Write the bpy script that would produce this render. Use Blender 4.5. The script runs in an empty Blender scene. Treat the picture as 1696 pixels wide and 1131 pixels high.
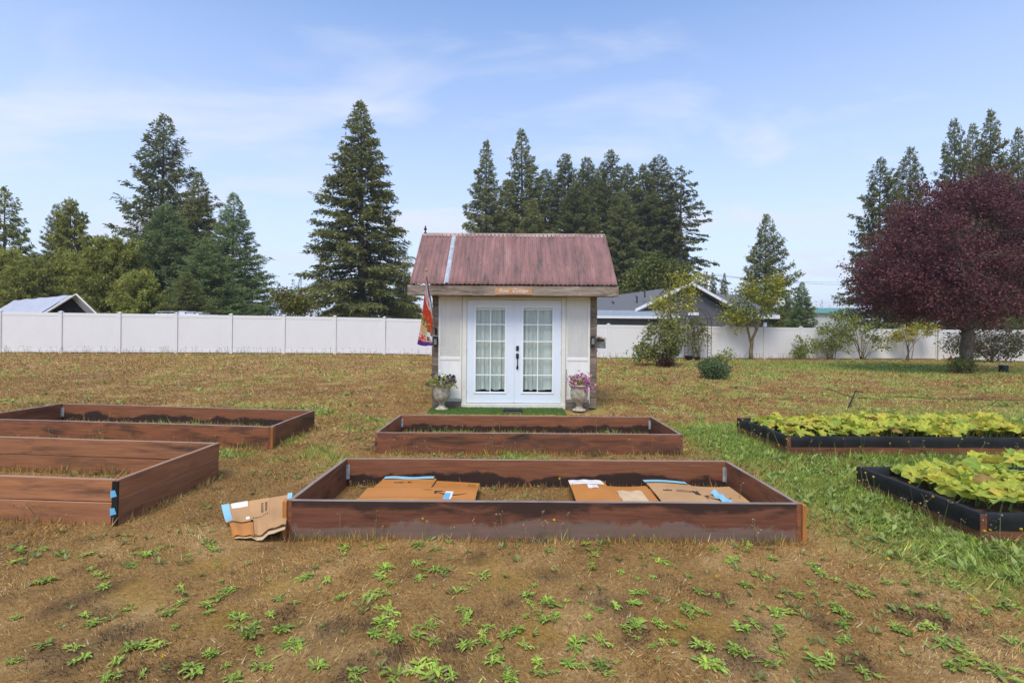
import bpy, math, random
import numpy as np
from mathutils import Vector, Matrix, noise as mnoise

# ------------------------------------------------------------------ camera, sky, sun, exposure
S = bpy.context.scene
COL = S.collection
F, CU, CV, EYE, ROLL = 822.0, 848.0, 555.0, 1.46, math.radians(0.42)
cam = bpy.data.cameras.new('camera')
cam.sensor_width = 36.0
cam.lens = F / 1696 * 36
cam.shift_y = -(565.5 - CV) / 1696
cam.clip_start = 0.05
cam.clip_end = 4000
camo = bpy.data.objects.new('camera', cam)
COL.objects.link(camo)
camo.location = (0, 0, EYE)
camo.rotation_euler = (math.pi / 2, -ROLL, 0)
S.camera = camo

SUN_EL, SUN_AZ = math.radians(58), math.radians(192)      # azimuth clockwise from +Y (behind the camera, to the left)
w = bpy.data.worlds.new('World')
S.world = w
w.use_nodes = True
nt = w.node_tree
for n in list(nt.nodes):
    nt.nodes.remove(n)
def N(t, tree=None, **kw):
    n = (tree or nt).nodes.new(t)
    for k, v in kw.items():
        setattr(n, k, v)
    return n
def LK(a, b, tree=None):
    (tree or nt).links.new(a, b)
out = N('ShaderNodeOutputWorld')
bg = N('ShaderNodeBackground')
bg.inputs['Strength'].default_value = 0.13
sky = N('ShaderNodeTexSky')
sky.sky_type = 'NISHITA'
sky.sun_disc = False
sky.sun_elevation = SUN_EL
sky.sun_rotation = SUN_AZ
sky.air_density = 1.0
sky.dust_density = 0.4
sky.ozone_density = 3.0
tc = N('ShaderNodeTexCoord')
sep = N('ShaderNodeSeparateXYZ')
LK(tc.outputs['Generated'], sep.inputs[0])
zc = N('ShaderNodeMath', operation='MAXIMUM')
LK(sep.outputs['Z'], zc.inputs[0]); zc.inputs[1].default_value = 0.0
za = N('ShaderNodeMath', operation='ADD')
LK(zc.outputs[0], za.inputs[0]); za.inputs[1].default_value = 0.22
dv = N('ShaderNodeVectorMath', operation='DIVIDE')
cmb = N('ShaderNodeCombineXYZ')
for i in range(3):
    LK(za.outputs[0], cmb.inputs[i])
LK(tc.outputs['Generated'], dv.inputs[0]); LK(cmb.outputs[0], dv.inputs[1])
mp = N('ShaderNodeMapping')
mp.inputs['Rotation'].default_value = (0, 0, math.radians(-38))
mp.inputs['Scale'].default_value = (0.9, 1.7, 0.0)
mp.inputs['Location'].default_value = (3.1, 1.7, 0)
LK(dv.outputs[0], mp.inputs[0])
nz = N('ShaderNodeTexNoise')
nz.inputs['Scale'].default_value = 1.35
nz.inputs['Detail'].default_value = 9
nz.inputs['Roughness'].default_value = 0.56
nz.inputs['Distortion'].default_value = 0.5
LK(mp.outputs[0], nz.inputs[0])
cr = N('ShaderNodeValToRGB')
cr.color_ramp.elements[0].position = 0.50; cr.color_ramp.elements[0].color = (0, 0, 0, 1)
cr.color_ramp.elements[1].position = 0.78; cr.color_ramp.elements[1].color = (1, 1, 1, 1)
LK(nz.outputs[0], cr.inputs[0])
# thin veil of high cloud, thicker towards the horizon
veil = N('ShaderNodeMapRange')
veil.inputs['From Min'].default_value = 0.0; veil.inputs['From Max'].default_value = 0.60
veil.inputs['To Min'].default_value = 0.88; veil.inputs['To Max'].default_value = 0.0
LK(sep.outputs['Z'], veil.inputs[0])
cm = N('ShaderNodeMath', operation='MULTIPLY_ADD')
LK(cr.outputs[0], cm.inputs[0]); cm.inputs[1].default_value = 0.62; LK(veil.outputs[0], cm.inputs[2])
cl = N('ShaderNodeMath', operation='MINIMUM')
LK(cm.outputs[0], cl.inputs[0]); cl.inputs[1].default_value = 0.92
tint = N('ShaderNodeMix', data_type='RGBA', blend_type='MULTIPLY')
tint.inputs[0].default_value = 1.0
LK(sky.outputs[0], tint.inputs[6]); tint.inputs[7].default_value = (1.44, 1.55, 1.70, 1)
mx = N('ShaderNodeMix', data_type='RGBA')
LK(cl.outputs[0], mx.inputs[0]); LK(tint.outputs[2], mx.inputs[6]); mx.inputs[7].default_value = (5.15, 5.45, 6.25, 1)
LK(mx.outputs[2], bg.inputs[0]); LK(bg.outputs[0], out.inputs[0])

sl = bpy.data.lights.new('sun', 'SUN')
sl.energy = 2.5
sl.angle = math.radians(24)
sl.color = (1.0, 0.92, 0.80)
so = bpy.data.objects.new('sun', sl)
COL.objects.link(so)
sd = Vector((math.sin(SUN_AZ) * math.cos(SUN_EL), math.cos(SUN_AZ) * math.cos(SUN_EL), math.sin(SUN_EL)))
so.rotation_euler = sd.to_track_quat('Z', 'Y').to_euler()
so.location = sd * 60
S.view_settings.view_transform = 'Standard'
S.view_settings.look = 'None'
S.view_settings.exposure = 0.38
S.view_settings.gamma = 1.0
S.view_settings.use_curve_mapping = False
S.cycles.max_bounces = 5
S.cycles.diffuse_bounces = 3
S.cycles.transparent_max_bounces = 12
S.cycles.volume_bounces = 0

# ------------------------------------------------------------------ helpers
RNG = np.random.default_rng(7)
random.seed(7)

def smooth(t):
    t = np.clip(t, 0, 1)
    return t * t * (3 - 2 * t)

def ground_z(x, y):
    x = np.asarray(x, float); y = np.asarray(y, float)
    d = np.maximum(-1.6 - x, 0)
    tl = 0.18 * (1 - np.exp(-d / 2.0))
    bump = 0.05 * np.exp(-((y - 6.4) / 1.5) ** 2) * smooth((x + 2.9) / 1.2)
    rise = np.clip(0.34 - 0.0036 * (x + 20), 0.1, 0.4) * smooth((y - 9.5) / 14)
    return tl + bump + rise + 22 * smooth((y - 400) / 250)

def gz(x, y):
    return float(ground_z(x, y))

def PX(u, v, Y):
    """the place at depth Y metres that the photograph shows at u, v"""
    du, dvv = u - CU, v - CV
    a = du * math.cos(ROLL) + dvv * math.sin(ROLL)
    b = -du * math.sin(ROLL) + dvv * math.cos(ROLL)
    return Vector((a * Y / F, Y, EYE - b * Y / F))

def GP(u, v):
    Y = 5.0
    for _ in range(40):
        p = PX(u, v, Y)
        b = (EYE - p.z) * F / Y
        Y = 0.5 * Y + 0.5 * (EYE - gz(p.x, Y)) * F / max(b, 1)
    p = PX(u, v, Y)
    return Vector((p.x, Y, gz(p.x, Y)))

def _h(ix, iy, s):
    h = (ix.astype(np.int64) * 374761393 + iy.astype(np.int64) * 668265263 + s * 974711) & 0x7fffffff
    h = ((h ^ (h >> 13)) * 1274126177) & 0x7fffffff
    return ((h ^ (h >> 16)) & 0xffff) / 65535.0

def vnoise(x, y, s=0):
    ix = np.floor(x); iy = np.floor(y)
    fx = x - ix; fy = y - iy
    fx = fx * fx * (3 - 2 * fx); fy = fy * fy * (3 - 2 * fy)
    a = _h(ix, iy, s); b = _h(ix + 1, iy, s); c = _h(ix, iy + 1, s); d = _h(ix + 1, iy + 1, s)
    return a * (1 - fx) * (1 - fy) + b * fx * (1 - fy) + c * (1 - fx) * fy + d * fx * fy

def fbm(x, y, s=0, o=4):
    r = 0; a = 0.5; t = 0
    for k in range(o):
        r = r + a * vnoise(x * 2 ** k, y * 2 ** k, s + k * 17); t += a; a *= 0.5
    return r / t

def srgb(r, g, b):
    f = lambda c: (c / 255 / 12.92) if c / 255 < 0.04045 else ((c / 255 + 0.055) / 1.055) ** 2.4
    return (f(r), f(g), f(b))

# ---- materials
def new_mat(name):
    m = bpy.data.materials.new(name)
    m.use_nodes = True
    t = m.node_tree
    return m, t, t.nodes['Principled BSDF']

def ramp(t, src, stops, interp='LINEAR'):
    r = t.nodes.new('ShaderNodeValToRGB')
    r.color_ramp.interpolation = interp
    e = r.color_ramp.elements
    while len(e) < len(stops):
        e.new(0.5)
    for k, (p, c) in enumerate(stops):
        e[k].position = p
        e[k].color = (*c[:3], 1)
    t.links.new(src, r.inputs[0])
    return r.outputs[0]

def tex_noise(t, scale, vec=(1, 1, 1), detail=5, rough=0.6, dist=0.0, coord='Object', off=True):
    c = t.nodes.new('ShaderNodeTexCoord')
    mpn = t.nodes.new('ShaderNodeMapping')
    mpn.inputs['Scale'].default_value = vec
    t.links.new(c.outputs[coord], mpn.inputs[0])
    if off:
        oi = t.nodes.new('ShaderNodeObjectInfo')
        mu = t.nodes.new('ShaderNodeMath'); mu.operation = 'MULTIPLY'; mu.inputs[1].default_value = 37.0
        t.links.new(oi.outputs['Random'], mu.inputs[0])
        t.links.new(mu.outputs[0], mpn.inputs['Location'])
    n = t.nodes.new('ShaderNodeTexNoise')
    n.inputs['Scale'].default_value = scale
    n.inputs['Detail'].default_value = detail
    n.inputs['Roughness'].default_value = rough
    n.inputs['Distortion'].default_value = dist
    t.links.new(mpn.outputs[0], n.inputs[0])
    return n.outputs[0]

def mixc(t, fac, a, b, mode='MIX'):
    m = t.nodes.new('ShaderNodeMix'); m.data_type = 'RGBA'; m.blend_type = mode
    for sock, v in ((m.inputs[0], fac), (m.inputs[6], a), (m.inputs[7], b)):
        if hasattr(v, 'links'):
            t.links.new(v, sock)
        elif isinstance(v, (int, float)):
            sock.default_value = v
        else:
            sock.default_value = (*v[:3], 1)
    return m.outputs[2]

def bump(t, p, h, strength=0.3, dist=0.01):
    b = t.nodes.new('ShaderNodeBump')
    b.inputs['Strength'].default_value = strength
    b.inputs['Distance'].default_value = dist
    t.links.new(h, b.inputs['Height'])
    t.links.new(b.outputs[0], p.inputs['Normal'])

def simple(name, c, rough=0.6, var=0.25, scale=6, vec=(1, 1, 1), metal=0.0, bmp=0.15, spec=0.22):
    m, t, p = new_mat(name)
    n = tex_noise(t, scale, vec)
    lo = tuple(v * (1 - var) for v in c); hi = tuple(min(1, v * (1 + var)) for v in c)
    t.links.new(ramp(t, n, [(0.3, lo), (0.7, hi)]), p.inputs['Base Color'])
    p.inputs['Roughness'].default_value = rough
    p.inputs['Metallic'].default_value = metal
    p.inputs['Specular IOR Level'].default_value = spec
    if bmp:
        bump(t, p, n, bmp, 0.004)
    return m

def wood(name, c, dark, axis='x', rough=0.6, grain=1.0, spec=0.22, stain=None, thr=(0.45, 0.62)):
    """stained board: grain along the axis, blotches of dark weathering, optional second stain"""
    m, t, p = new_mat(name)
    vec = {'x': (0.6, 9, 9), 'y': (9, 0.6, 9), 'z': (9, 9, 0.6)}[axis]
    g = tex_noise(t, 5 * grain, vec, 6, 0.65, 0.4)
    vb = {'x': (0.7, 2, 3.2), 'y': (2, 0.7, 3.2), 'z': (2, 2, .8)}[axis]
    b = tex_noise(t, 2.1, vb, 6, 0.62, 0.6)
    lo = tuple(v * 0.72 for v in c); hi = tuple(min(1, v * 1.25) for v in c)
    base = ramp(t, g, [(0.3, lo), (0.72, hi)])
    oi = t.nodes.new('ShaderNodeObjectInfo')
    base = mixc(t, 1.0, base, ramp(t, oi.outputs['Random'], [(0, (.74, .75, .78)), (1, (1.22, 1.2, 1.16))]), 'MULTIPLY')
    fac = ramp(t, b, [(thr[0], (0, 0, 0)), (thr[1], (1, 1, 1))])
    col = mixc(t, fac, base, dark)
    if stain:
        n3 = tex_noise(t, 3.0, vb, 4, 0.7, 1.0)
        col = mixc(t, ramp(t, n3, [(0.5, (0, 0, 0)), (0.66, (0.8, 0.8, 0.8))]), col, stain)
    t.links.new(col, p.inputs['Base Color'])
    p.inputs['Roughness'].default_value = rough
    p.inputs['Specular IOR Level'].default_value = spec
    bump(t, p, g, 0.35, 0.004)
    return m

def attr_mat(name, rough=0.7, trans=0.0, spec=0.2, rnd=0.0):
    """colour of each leaf or blade comes from its own vertex colour (kind of leaf, dry or fresh)"""
    m, t, p = new_mat(name)
    a = t.nodes.new('ShaderNodeAttribute'); a.attribute_name = 'col'
    c = a.outputs['Color']
    if rnd:
        oi = t.nodes.new('ShaderNodeObjectInfo')
        mr = t.nodes.new('ShaderNodeMapRange')
        mr.inputs['To Min'].default_value = 1 - rnd; mr.inputs['To Max'].default_value = 1 + rnd
        t.links.new(oi.outputs['Random'], mr.inputs[0])
        hs = t.nodes.new('ShaderNodeHueSaturation')
        t.links.new(mr.outputs[0], hs.inputs['Value'])
        t.links.new(c, hs.inputs['Color'])
        c = hs.outputs[0]
    t.links.new(c, p.inputs['Base Color'])
    p.inputs['Roughness'].default_value = rough
    p.inputs['Specular IOR Level'].default_value = spec
    if trans:
        tr = t.nodes.new('ShaderNodeBsdfTranslucent')
        t.links.new(c, tr.inputs[0])
        ms = t.nodes.new('ShaderNodeMixShader'); ms.inputs[0].default_value = trans
        t.links.new(p.outputs[0], ms.inputs[1]); t.links.new(tr.outputs[0], ms.inputs[2])
        t.links.new(ms.outputs[0], t.nodes['Material Output'].inputs[0])
    return m

# ---- mesh building
class MB:
    def __init__(self):
        self.v = []; self.f = []
    def add(self, vs, fs):
        o = len(self.v)
        self.v += [tuple(p) for p in vs]
        self.f += [tuple(i + o for i in f) for f in fs]
        return self
    def box(self, x0, x1, y0, y1, z0, z1, M=None, ch=0.0):
        if ch > 0:                                             # chamfered long edges
            c = ch
            ring = lambda x, k: [(x, y0 + c, z0 + k), (x, y1 - c, z0 + k), (x, y1 - k, z0 + c), (x, y1 - k, z1 - c),
                                 (x, y1 - c, z1 - k), (x, y0 + c, z1 - k), (x, y0 + k, z1 - c), (x, y0 + k, z0 + c)]
            vs = ring(x0, 0) + ring(x1, 0)
            fs = [(i, (i + 1) % 8, 8 + (i + 1) % 8, 8 + i) for i in range(8)]
            fs += [tuple(range(7, -1, -1)), tuple(range(8, 16))]
        else:
            vs = [(x0, y0, z0), (x1, y0, z0), (x1, y1, z0), (x0, y1, z0), (x0, y0, z1), (x1, y0, z1), (x1, y1, z1), (x0, y1, z1)]
            fs = [(0, 3, 2, 1), (4, 5, 6, 7), (0, 1, 5, 4), (1, 2, 6, 5), (2, 3, 7, 6), (3, 0, 4, 7)]
        if M is not None:
            vs = [M @ Vector(p) for p in vs]
        return self.add(vs, fs)
    def board(self, x0, x1, y0, y1, z0, z1, ch=.004, n=14, amp=.004, seed=0.0):
        """plank along x, slightly bowed and uneven like sawn timber"""
        c = ch; vs = []
        for i in range(n + 1):
            x = x0 + (x1 - x0) * i / n
            dy = amp * 1.6 * mnoise.noise(Vector((x * .9, seed, 1.3))); dz = amp * mnoise.noise(Vector((x * 1.3, seed, 7.7))) + amp * .5 * mnoise.noise(Vector((x * 6, seed, 4.1)))
            yy0, yy1, zz1 = y0 + dy, y1 + dy + amp * .4 * mnoise.noise(Vector((x * 4, seed, 2))), z1 + dz
            vs += [(x, yy0 + c, z0), (x, yy1 - c, z0), (x, yy1, z0 + c), (x, yy1, zz1 - c), (x, yy1 - c, zz1), (x, yy0 + c, zz1), (x, yy0, zz1 - c), (x, yy0, z0 + c)]
        fs = [(i * 8 + k, i * 8 + (k + 1) % 8, (i + 1) * 8 + (k + 1) % 8, (i + 1) * 8 + k) for i in range(n) for k in range(8)]
        fs += [tuple(range(7, -1, -1)), tuple(n * 8 + k for k in range(8))]
        return self.add(vs, fs)
    def tube(self, pts, rad, n=8, cap=True):
        pts = [Vector(p) for p in pts]
        if not hasattr(rad, '__len__'):
            rad = [rad] * len(pts)
        vs = []
        up = Vector((0.13, 0.27, 0.95))
        for i, p in enumerate(pts):
            d = (pts[min(i + 1, len(pts) - 1)] - pts[max(i - 1, 0)]).normalized()
            if abs(d.dot(up)) > 0.97:
                up = Vector((1, 0.1, 0))
            a = d.cross(up).normalized(); b = d.cross(a)
            for k in range(n):
                an = 2 * math.pi * k / n
                vs.append(p + (a * math.cos(an) + b * math.sin(an)) * rad[i])
        fs = []
        for i in range(len(pts) - 1):
            for k in range(n):
                fs.append((i * n + k, i * n + (k + 1) % n, (i + 1) * n + (k + 1) % n, (i + 1) * n + k))
        if cap:
            fs.append(tuple(range(n - 1, -1, -1))); fs.append(tuple((len(pts) - 1) * n + k for k in range(n)))
        return self.add(vs, fs)
    def lathe(self, prof, n=20, c=(0, 0, 0)):
        vs = []
        for r, z in prof:
            for k in range(n):
                a = 2 * math.pi * k / n
                vs.append((c[0] + r * math.cos(a), c[1] + r * math.sin(a), c[2] + z))
        fs = []
        for i in range(len(prof) - 1):
            for k in range(n):
                fs.append((i * n + k, i * n + (k + 1) % n, (i + 1) * n + (k + 1) % n, (i + 1) * n + k))
        fs.append(tuple(range(n - 1, -1, -1))); fs.append(tuple((len(prof) - 1) * n + k for k in range(n)))
        return self.add(vs, fs)
    def prism(self, poly, y0, y1):
        """polygon in x,z pushed from y0 to y1"""
        n = len(poly)
        vs = [(x, y0, z) for x, z in poly] + [(x, y1, z) for x, z in poly]
        fs = [tuple(range(n)), tuple(range(2 * n - 1, n - 1, -1))] + [(i, n + i, n + (i + 1) % n, (i + 1) % n) for i in range(n)]
        return self.add(vs, fs)
    def mesh(self, name):
        me = bpy.data.meshes.new(name)
        me.from_pydata(self.v, [], self.f)
        me.update()
        return me
    def build(self, name, mat, parent=None, smooth_=False, loc=None, rot=None):
        return link(name, self.mesh(name), mat, parent, smooth_, loc, rot)

def link(name, me, mat=None, parent=None, smooth_=False, loc=None, rot=None):
    o = bpy.data.objects.new(name, me)
    COL.objects.link(o)
    if mat is not None and not me.materials:
        me.materials.append(mat)
    if smooth_:
        me.polygons.foreach_set('use_smooth', np.ones(len(me.polygons), bool))
    if parent is not None:
        o.parent = parent
    if loc is not None:
        o.location = loc
    if rot is not None:
        o.rotation_euler = rot
    return o

def np_mesh(name, V, Fc, col=None):
    """mesh from numpy arrays: all faces with the same corner count"""
    V = np.ascontiguousarray(V, np.float32); Fc = np.ascontiguousarray(Fc, np.int32)
    me = bpy.data.meshes.new(name)
    k = Fc.shape[1]
    me.vertices.add(len(V)); me.loops.add(Fc.size); me.polygons.add(len(Fc))
    me.vertices.foreach_set('co', V.ravel())
    me.loops.foreach_set('vertex_index', Fc.ravel())
    me.polygons.foreach_set('loop_start', np.arange(0, Fc.size, k, dtype=np.int32))
    me.update(calc_edges=True)
    if col is not None:
        a = me.attributes.new('col', 'FLOAT_COLOR', 'POINT')
        c = np.ones((len(V), 4), np.float32); c[:, :3] = col
        a.data.foreach_set('color', c.ravel())
    return me

def nrm(a):
    return a / np.maximum(np.linalg.norm(a, axis=-1, keepdims=True), 1e-9)

def kites(C, D, Ln, Wd, rng, widest=0.45, bend=0.0, up=None):
    """leaf-sized quads: root C, direction D, length, width"""
    n = len(C)
    D = nrm(D)
    r = rng.normal(size=(n, 3)) if up is None else up + rng.normal(size=(n, 3)) * 0.35
    Sd = nrm(np.cross(D, r))
    Nn = np.cross(Sd, D)
    Ln = np.broadcast_to(Ln, (n,))[:, None]; Wd = np.broadcast_to(Wd, (n,))[:, None]
    mid = C + D * Ln * widest + Nn * Ln * bend
    V = np.stack([C, mid + Sd * Wd * 0.5, C + D * Ln, mid - Sd * Wd * 0.5], 1).reshape(-1, 3)
    Fq = np.arange(4 * n).reshape(n, 4)
    return V, Fq

def tag(o, label=None, cat=None, group=None, kind=None):
    if label: o['label'] = label
    if cat: o['category'] = cat
    if group: o['group'] = group
    if kind: o['kind'] = kind
    return o

def empty(name, loc=(0, 0, 0), rz=0.0):
    o = bpy.data.objects.new(name, None)
    o.empty_display_size = 0.2
    COL.objects.link(o)
    o.location = loc
    o.rotation_euler = (0, 0, rz)
    return o

def copy_tree(o, parent=None):
    c = o.copy(); COL.objects.link(c)
    c.parent = parent
    for ch in list(o.children):
        copy_tree(ch, c)
    return c

def thing(name, label, cat, loc=(0, 0, 0), rz=0.0, group=None):
    return tag(empty(name, loc, rz), label, cat, group)

# ------------------------------------------------------------------ the lawn
BEDS = {'L1': (-6.46, -2.80, 3.53, 4.75), 'L2': (-6.52, -2.86, 5.9, 7.2), 'C1': (-1.59, 2.07, 3.53, 4.75),
        'C2': (-1.62, 2.04, 5.9, 7.2), 'R1': (3.36, 7.02, 3.55, 4.82), 'R2': (3.28, 6.95, 5.9, 7.2)}
def box_dist(x, y, b):
    dx = np.maximum(np.maximum(b[0] - x, x - b[1]), 0); dy = np.maximum(np.maximum(b[2] - y, y - b[3]), 0)
    return np.hypot(dx, dy)

def z3(lst): return [(x / 3.029, 860 + y / 3.029) for x, y in lst]
def z4(lst): return [(560 + x / 3.029, 860 + y / 3.029) for x, y in lst]
def z5(lst): return [(1120 + x / 2.944, 860 + y / 2.944) for x, y in lst]
DARK = z4([(310, 655), (70, 765), (600, 620), (1500, 590), (1340, 410), (570, 780), (690, 195), (1055, 290), (870, 420), (160, 520), (1400, 440)]) + \
    z5([(310, 630), (340, 680), (710, 740), (190, 380), (120, 600), (1120, 460), (1250, 490), (700, 500), (900, 700), (370, 530)]) + \
    z3([(470, 470), (280, 470), (360, 430), (1430, 490), (1670, 550), (910, 740), (340, 720), (240, 680), (610, 580), (680, 770), (520, 350)])
MOSS = z3([(650, 350), (700, 390), (1080, 230), (960, 260), (1100, 500), (1430, 330)]) + z4([(740, 235), (850, 310), (990, 570)]) + \
    z5([(50, 500), (180, 530), (650, 670), (40, 560)])
DARK = np.array([GP(*p)[:2] for p in DARK]); MOSS = np.array([GP(*p)[:2] for p in MOSS])

def lawn(x, y, patch=1.0):
    """what grows at x, y: returns green share, dark (dead weed) share, moss share, colour"""
    n1 = fbm(x * 0.9, y * 0.9, 3); n2 = fbm(x * 3.1, y * 3.1, 11); n3 = fbm(x * 0.33, y * 0.33, 29, 3)
    dR = np.minimum(box_dist(x, y, BEDS['R1']), box_dist(x, y, BEDS['R2']))
    green = smooth((1.35 - dR) / 1.1) * (0.22 + 1.35 * n2)
    green = np.maximum(green, smooth((x - 5.2) / 1.5) * smooth((11.3 - y) / 2) * smooth((y - 7.2) / 0.8) * 0.95)     # greener patch behind the far squash bed
    far = smooth((y - 8) / 4)
    green = np.maximum(green, far * smooth((n1 - 0.50) / 0.14) * smooth((x - 1.5) / 4) * 0.75)
    green = np.maximum(green, smooth((n1 - 0.53) / 0.13) * smooth((n2 - .35) / .3) * 0.55 * (y > 4.9))
    green = np.maximum(green, smooth((n2 - 0.56) / 0.1) * smooth((x - 2.2) / 1.2) * 0.7)
    d15 = np.hypot((x - 15) / 5.5, (y - 21.5) / 2.6)
    green = np.maximum(green, smooth((1.25 - d15) / 0.6) * 0.9)
    green = np.where(y > 29, 0.5, green)
    dark = np.zeros_like(x); moss = np.zeros_like(x)
    near = (y < 5)
    wob = 0.6 + 0.9 * n2
    for cx, cy in DARK:
        dark = np.maximum(dark, smooth(1.6 - np.hypot((x - cx), (y - cy) * 0.8) / (0.066 * wob)) * near)
    for cx, cy in MOSS:
        moss = np.maximum(moss, smooth(1.5 - np.hypot((x - cx), (y - cy) * 0.9) / (0.10 * wob)) * near)
    moss = np.maximum(moss, smooth((n3 - 0.56) / 0.1) * smooth((n2 - .42) / .2) * smooth((y - 5) / 2) * smooth((3 - x) / 2) * 0.7)
    dark = np.maximum(dark, 0.5 * smooth((fbm(x * 5.3, y * 5.3, 71) - 0.64) / 0.06))
    brown = np.array([0.42, 0.248, 0.088]); tan = np.array([0.54, 0.355, 0.155]); rust = np.array([0.345, 0.205, 0.074])
    t = smooth((n1 * 0.6 + n2 * 0.4 - 0.36) / 0.3)[..., None]
    c = rust * (1 - t) + brown * t
    t2 = smooth((n2 - 0.5) / 0.25)[..., None] * 0.55
    c = c * (1 - t2) + tan * t2
    grit = _h(np.floor(x * 190), np.floor(y * 190), 7); grit2 = fbm(x * 26, y * 26, 13, 2)
    mk = (0.35 * moss + 0.65 * (moss * 1.1 > grit2 + 0.25 * (grit - .5)))[..., None] * .8 * (moss > .02)[..., None]
    dkk = (0.3 * dark + 0.7 * (dark * 1.05 > grit2 + 0.5 * (grit - .5) + .12))[..., None] * .85 * (dark > .03)[..., None]
    mk = mk * patch; dkk = dkk * patch
    c = c * (1 - mk) + np.array([0.36, 0.22, 0.035]) * mk
    c = c * (1 - dkk) + np.array([0.062, 0.045, 0.034]) * dkk
    gcol = np.array([0.25, 0.34, 0.065]) * (0.75 + 0.6 * n2[..., None])
    return green, dark, moss, c, gcol

def spaced(lo, hi, step, growth, end):
    a = list(np.arange(lo, hi + 1e-6, step)); s = step
    while a[-1] < end:
        s *= growth; a.append(a[-1] + s)
    return a
xs = spaced(-8, 8, 0.10, 1.13, 900)
xs = sorted([-x for x in xs if x > 8.01] + xs)
ys = spaced(1.2, 12, 0.10, 1.06, 900)
ys = sorted([1.2 - 0.3 * 1.5 ** k for k in range(15)] + ys)
XX, YY = np.meshgrid(np.array(xs), np.array(ys))
gr, dk, ms, cc, gc = lawn(XX, YY, 0.55)
cc = cc * (1 - gr[..., None] * 0.7) + gc * gr[..., None] * 0.7
ZZ = ground_z(XX, YY) + 0.018 * (fbm(XX * 2.2, YY * 2.2, 5) - 0.5) * (YY < 40)
V = np.stack([XX, YY, ZZ], -1).reshape(-1, 3)
ny, nx = XX.shape
ii = (np.arange(ny - 1)[:, None] * nx + np.arange(nx - 1)[None, :]).reshape(-1)
Fq = np.stack([ii, ii + 1, ii + nx + 1, ii + nx], 1)
gm, t, p = new_mat('dry_lawn_soil')
a = t.nodes.new('ShaderNodeAttribute'); a.attribute_name = 'col'
n = tex_noise(t, 38, (1, 1, 1), 8, 0.7, off=False)
n2 = tex_noise(t, 4.0, (1, 1, 1), 6, 0.7, off=False)
c = mixc(t, 1.0, a.outputs['Color'], ramp(t, n, [(0.3, (0.6, 0.57, 0.53)), (0.7, (1.2, 1.2, 1.2))]), 'MULTIPLY')
c = mixc(t, 1.0, c, ramp(t, n2, [(0.3, (0.75, 0.74, 0.72)), (0.7, (1.15, 1.15, 1.15))]), 'MULTIPLY')
t.links.new(c, p.inputs['Base Color'])
p.inputs['Roughness'].default_value = 0.95
p.inputs['Specular IOR Level'].default_value = 0.1
bump(t, p, n, 0.8, 0.03)
go = link('ground', np_mesh('ground', V, Fq, cc.reshape(-1, 3)), gm, smooth_=True)
tag(go, kind='structure')

def in_bed_wall(x, y):
    r = np.zeros(len(x), bool)
    for k, b in BEDS.items():
        outer = box_dist(x, y, b) <= 0
        if k[0] == 'R':
            r |= outer
        else:
            inner = (x > b[0] + .05) & (x < b[1] - .05) & (y > b[2] + .05) & (y < b[3] - .05)
            r |= outer & ~inner
    r |= (x > -1.75) & (x < 1.85) & (y > 9.1) & (y < 11.75)
    return r

def grass_field(name, label, n, area, hgt, wid, lean, rng, kind):
    """blades of a field: area = (y0, y1, side slope), kind 0 dry, 1 green"""
    y0, y1, half = area
    y = np.sqrt(rng.random(n) * (y1 ** 2 - y0 ** 2) + y0 ** 2)
    x = (rng.random(n) * 2 - 1) * (half * y + 2.2)
    gsh, dk_, ms_, c_, gc_ = lawn(x, y)
    keep = ~in_bed_wall(x, y)
    dens = fbm(x * 5, y * 5, 91)
    if kind == 0:
        keep &= (rng.random(n) > gsh * 0.75) & (rng.random(n) < 0.4 + 0.9 * dens)
    else:
        keep &= rng.random(n) < gsh * 1.1
    x, y, c_, gc_, dk_, ms_ = [q[keep] for q in (x, y, c_, gc_, dk_, ms_)]
    m = len(x)
    C = np.stack([x, y, ground_z(x, y) - 0.004], 1)
    az = rng.random(m) * 2 * np.pi
    ln = rng.normal(lean, 0.28, m)
    # tufts lean together
    az = az * 0.55 + 6.0 * fbm(x * 2.2, y * 2.2, 55)
    D = np.stack([np.cos(az) * np.sin(ln), np.sin(az) * np.sin(ln), np.abs(np.cos(ln)) + 0.06], 1)
    sz = rng.lognormal(0, 0.33, m)
    sz *= (1 - 0.45 * ms_) * (0.75 + 0.5 * fbm(x * 1.7, y * 1.7, 41))
    D = nrm(D)
    Sd = nrm(np.cross(D, rng.normal(size=(m, 3))))
    L = (hgt * sz)[:, None]; W = wid * (0.7 + 0.6 * rng.random(m))[:, None]
    V = np.stack([C - Sd * W * .5, C + Sd * W * .5, C + D * L], 1).reshape(-1, 3)
    base = c_ if kind == 0 else gc_
    v = rng.lognormal(0.08, 0.55, m)[:, None]
    colr = base * v
    if kind == 0:
        straw = (rng.random(m) < 0.07)[:, None]
        colr = np.where(straw & (dk_[:, None] < .4), np.array([0.62, 0.45, 0.25]) * v, colr)
    colr = np.repeat(np.clip(colr, 0, 0.8), 3, 0)
    me = np_mesh(name, V, np.arange(3 * m).reshape(-1, 3), colr)
    return tag(link(name, me, M_blade), label, 'grass', kind='stuff')

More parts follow.
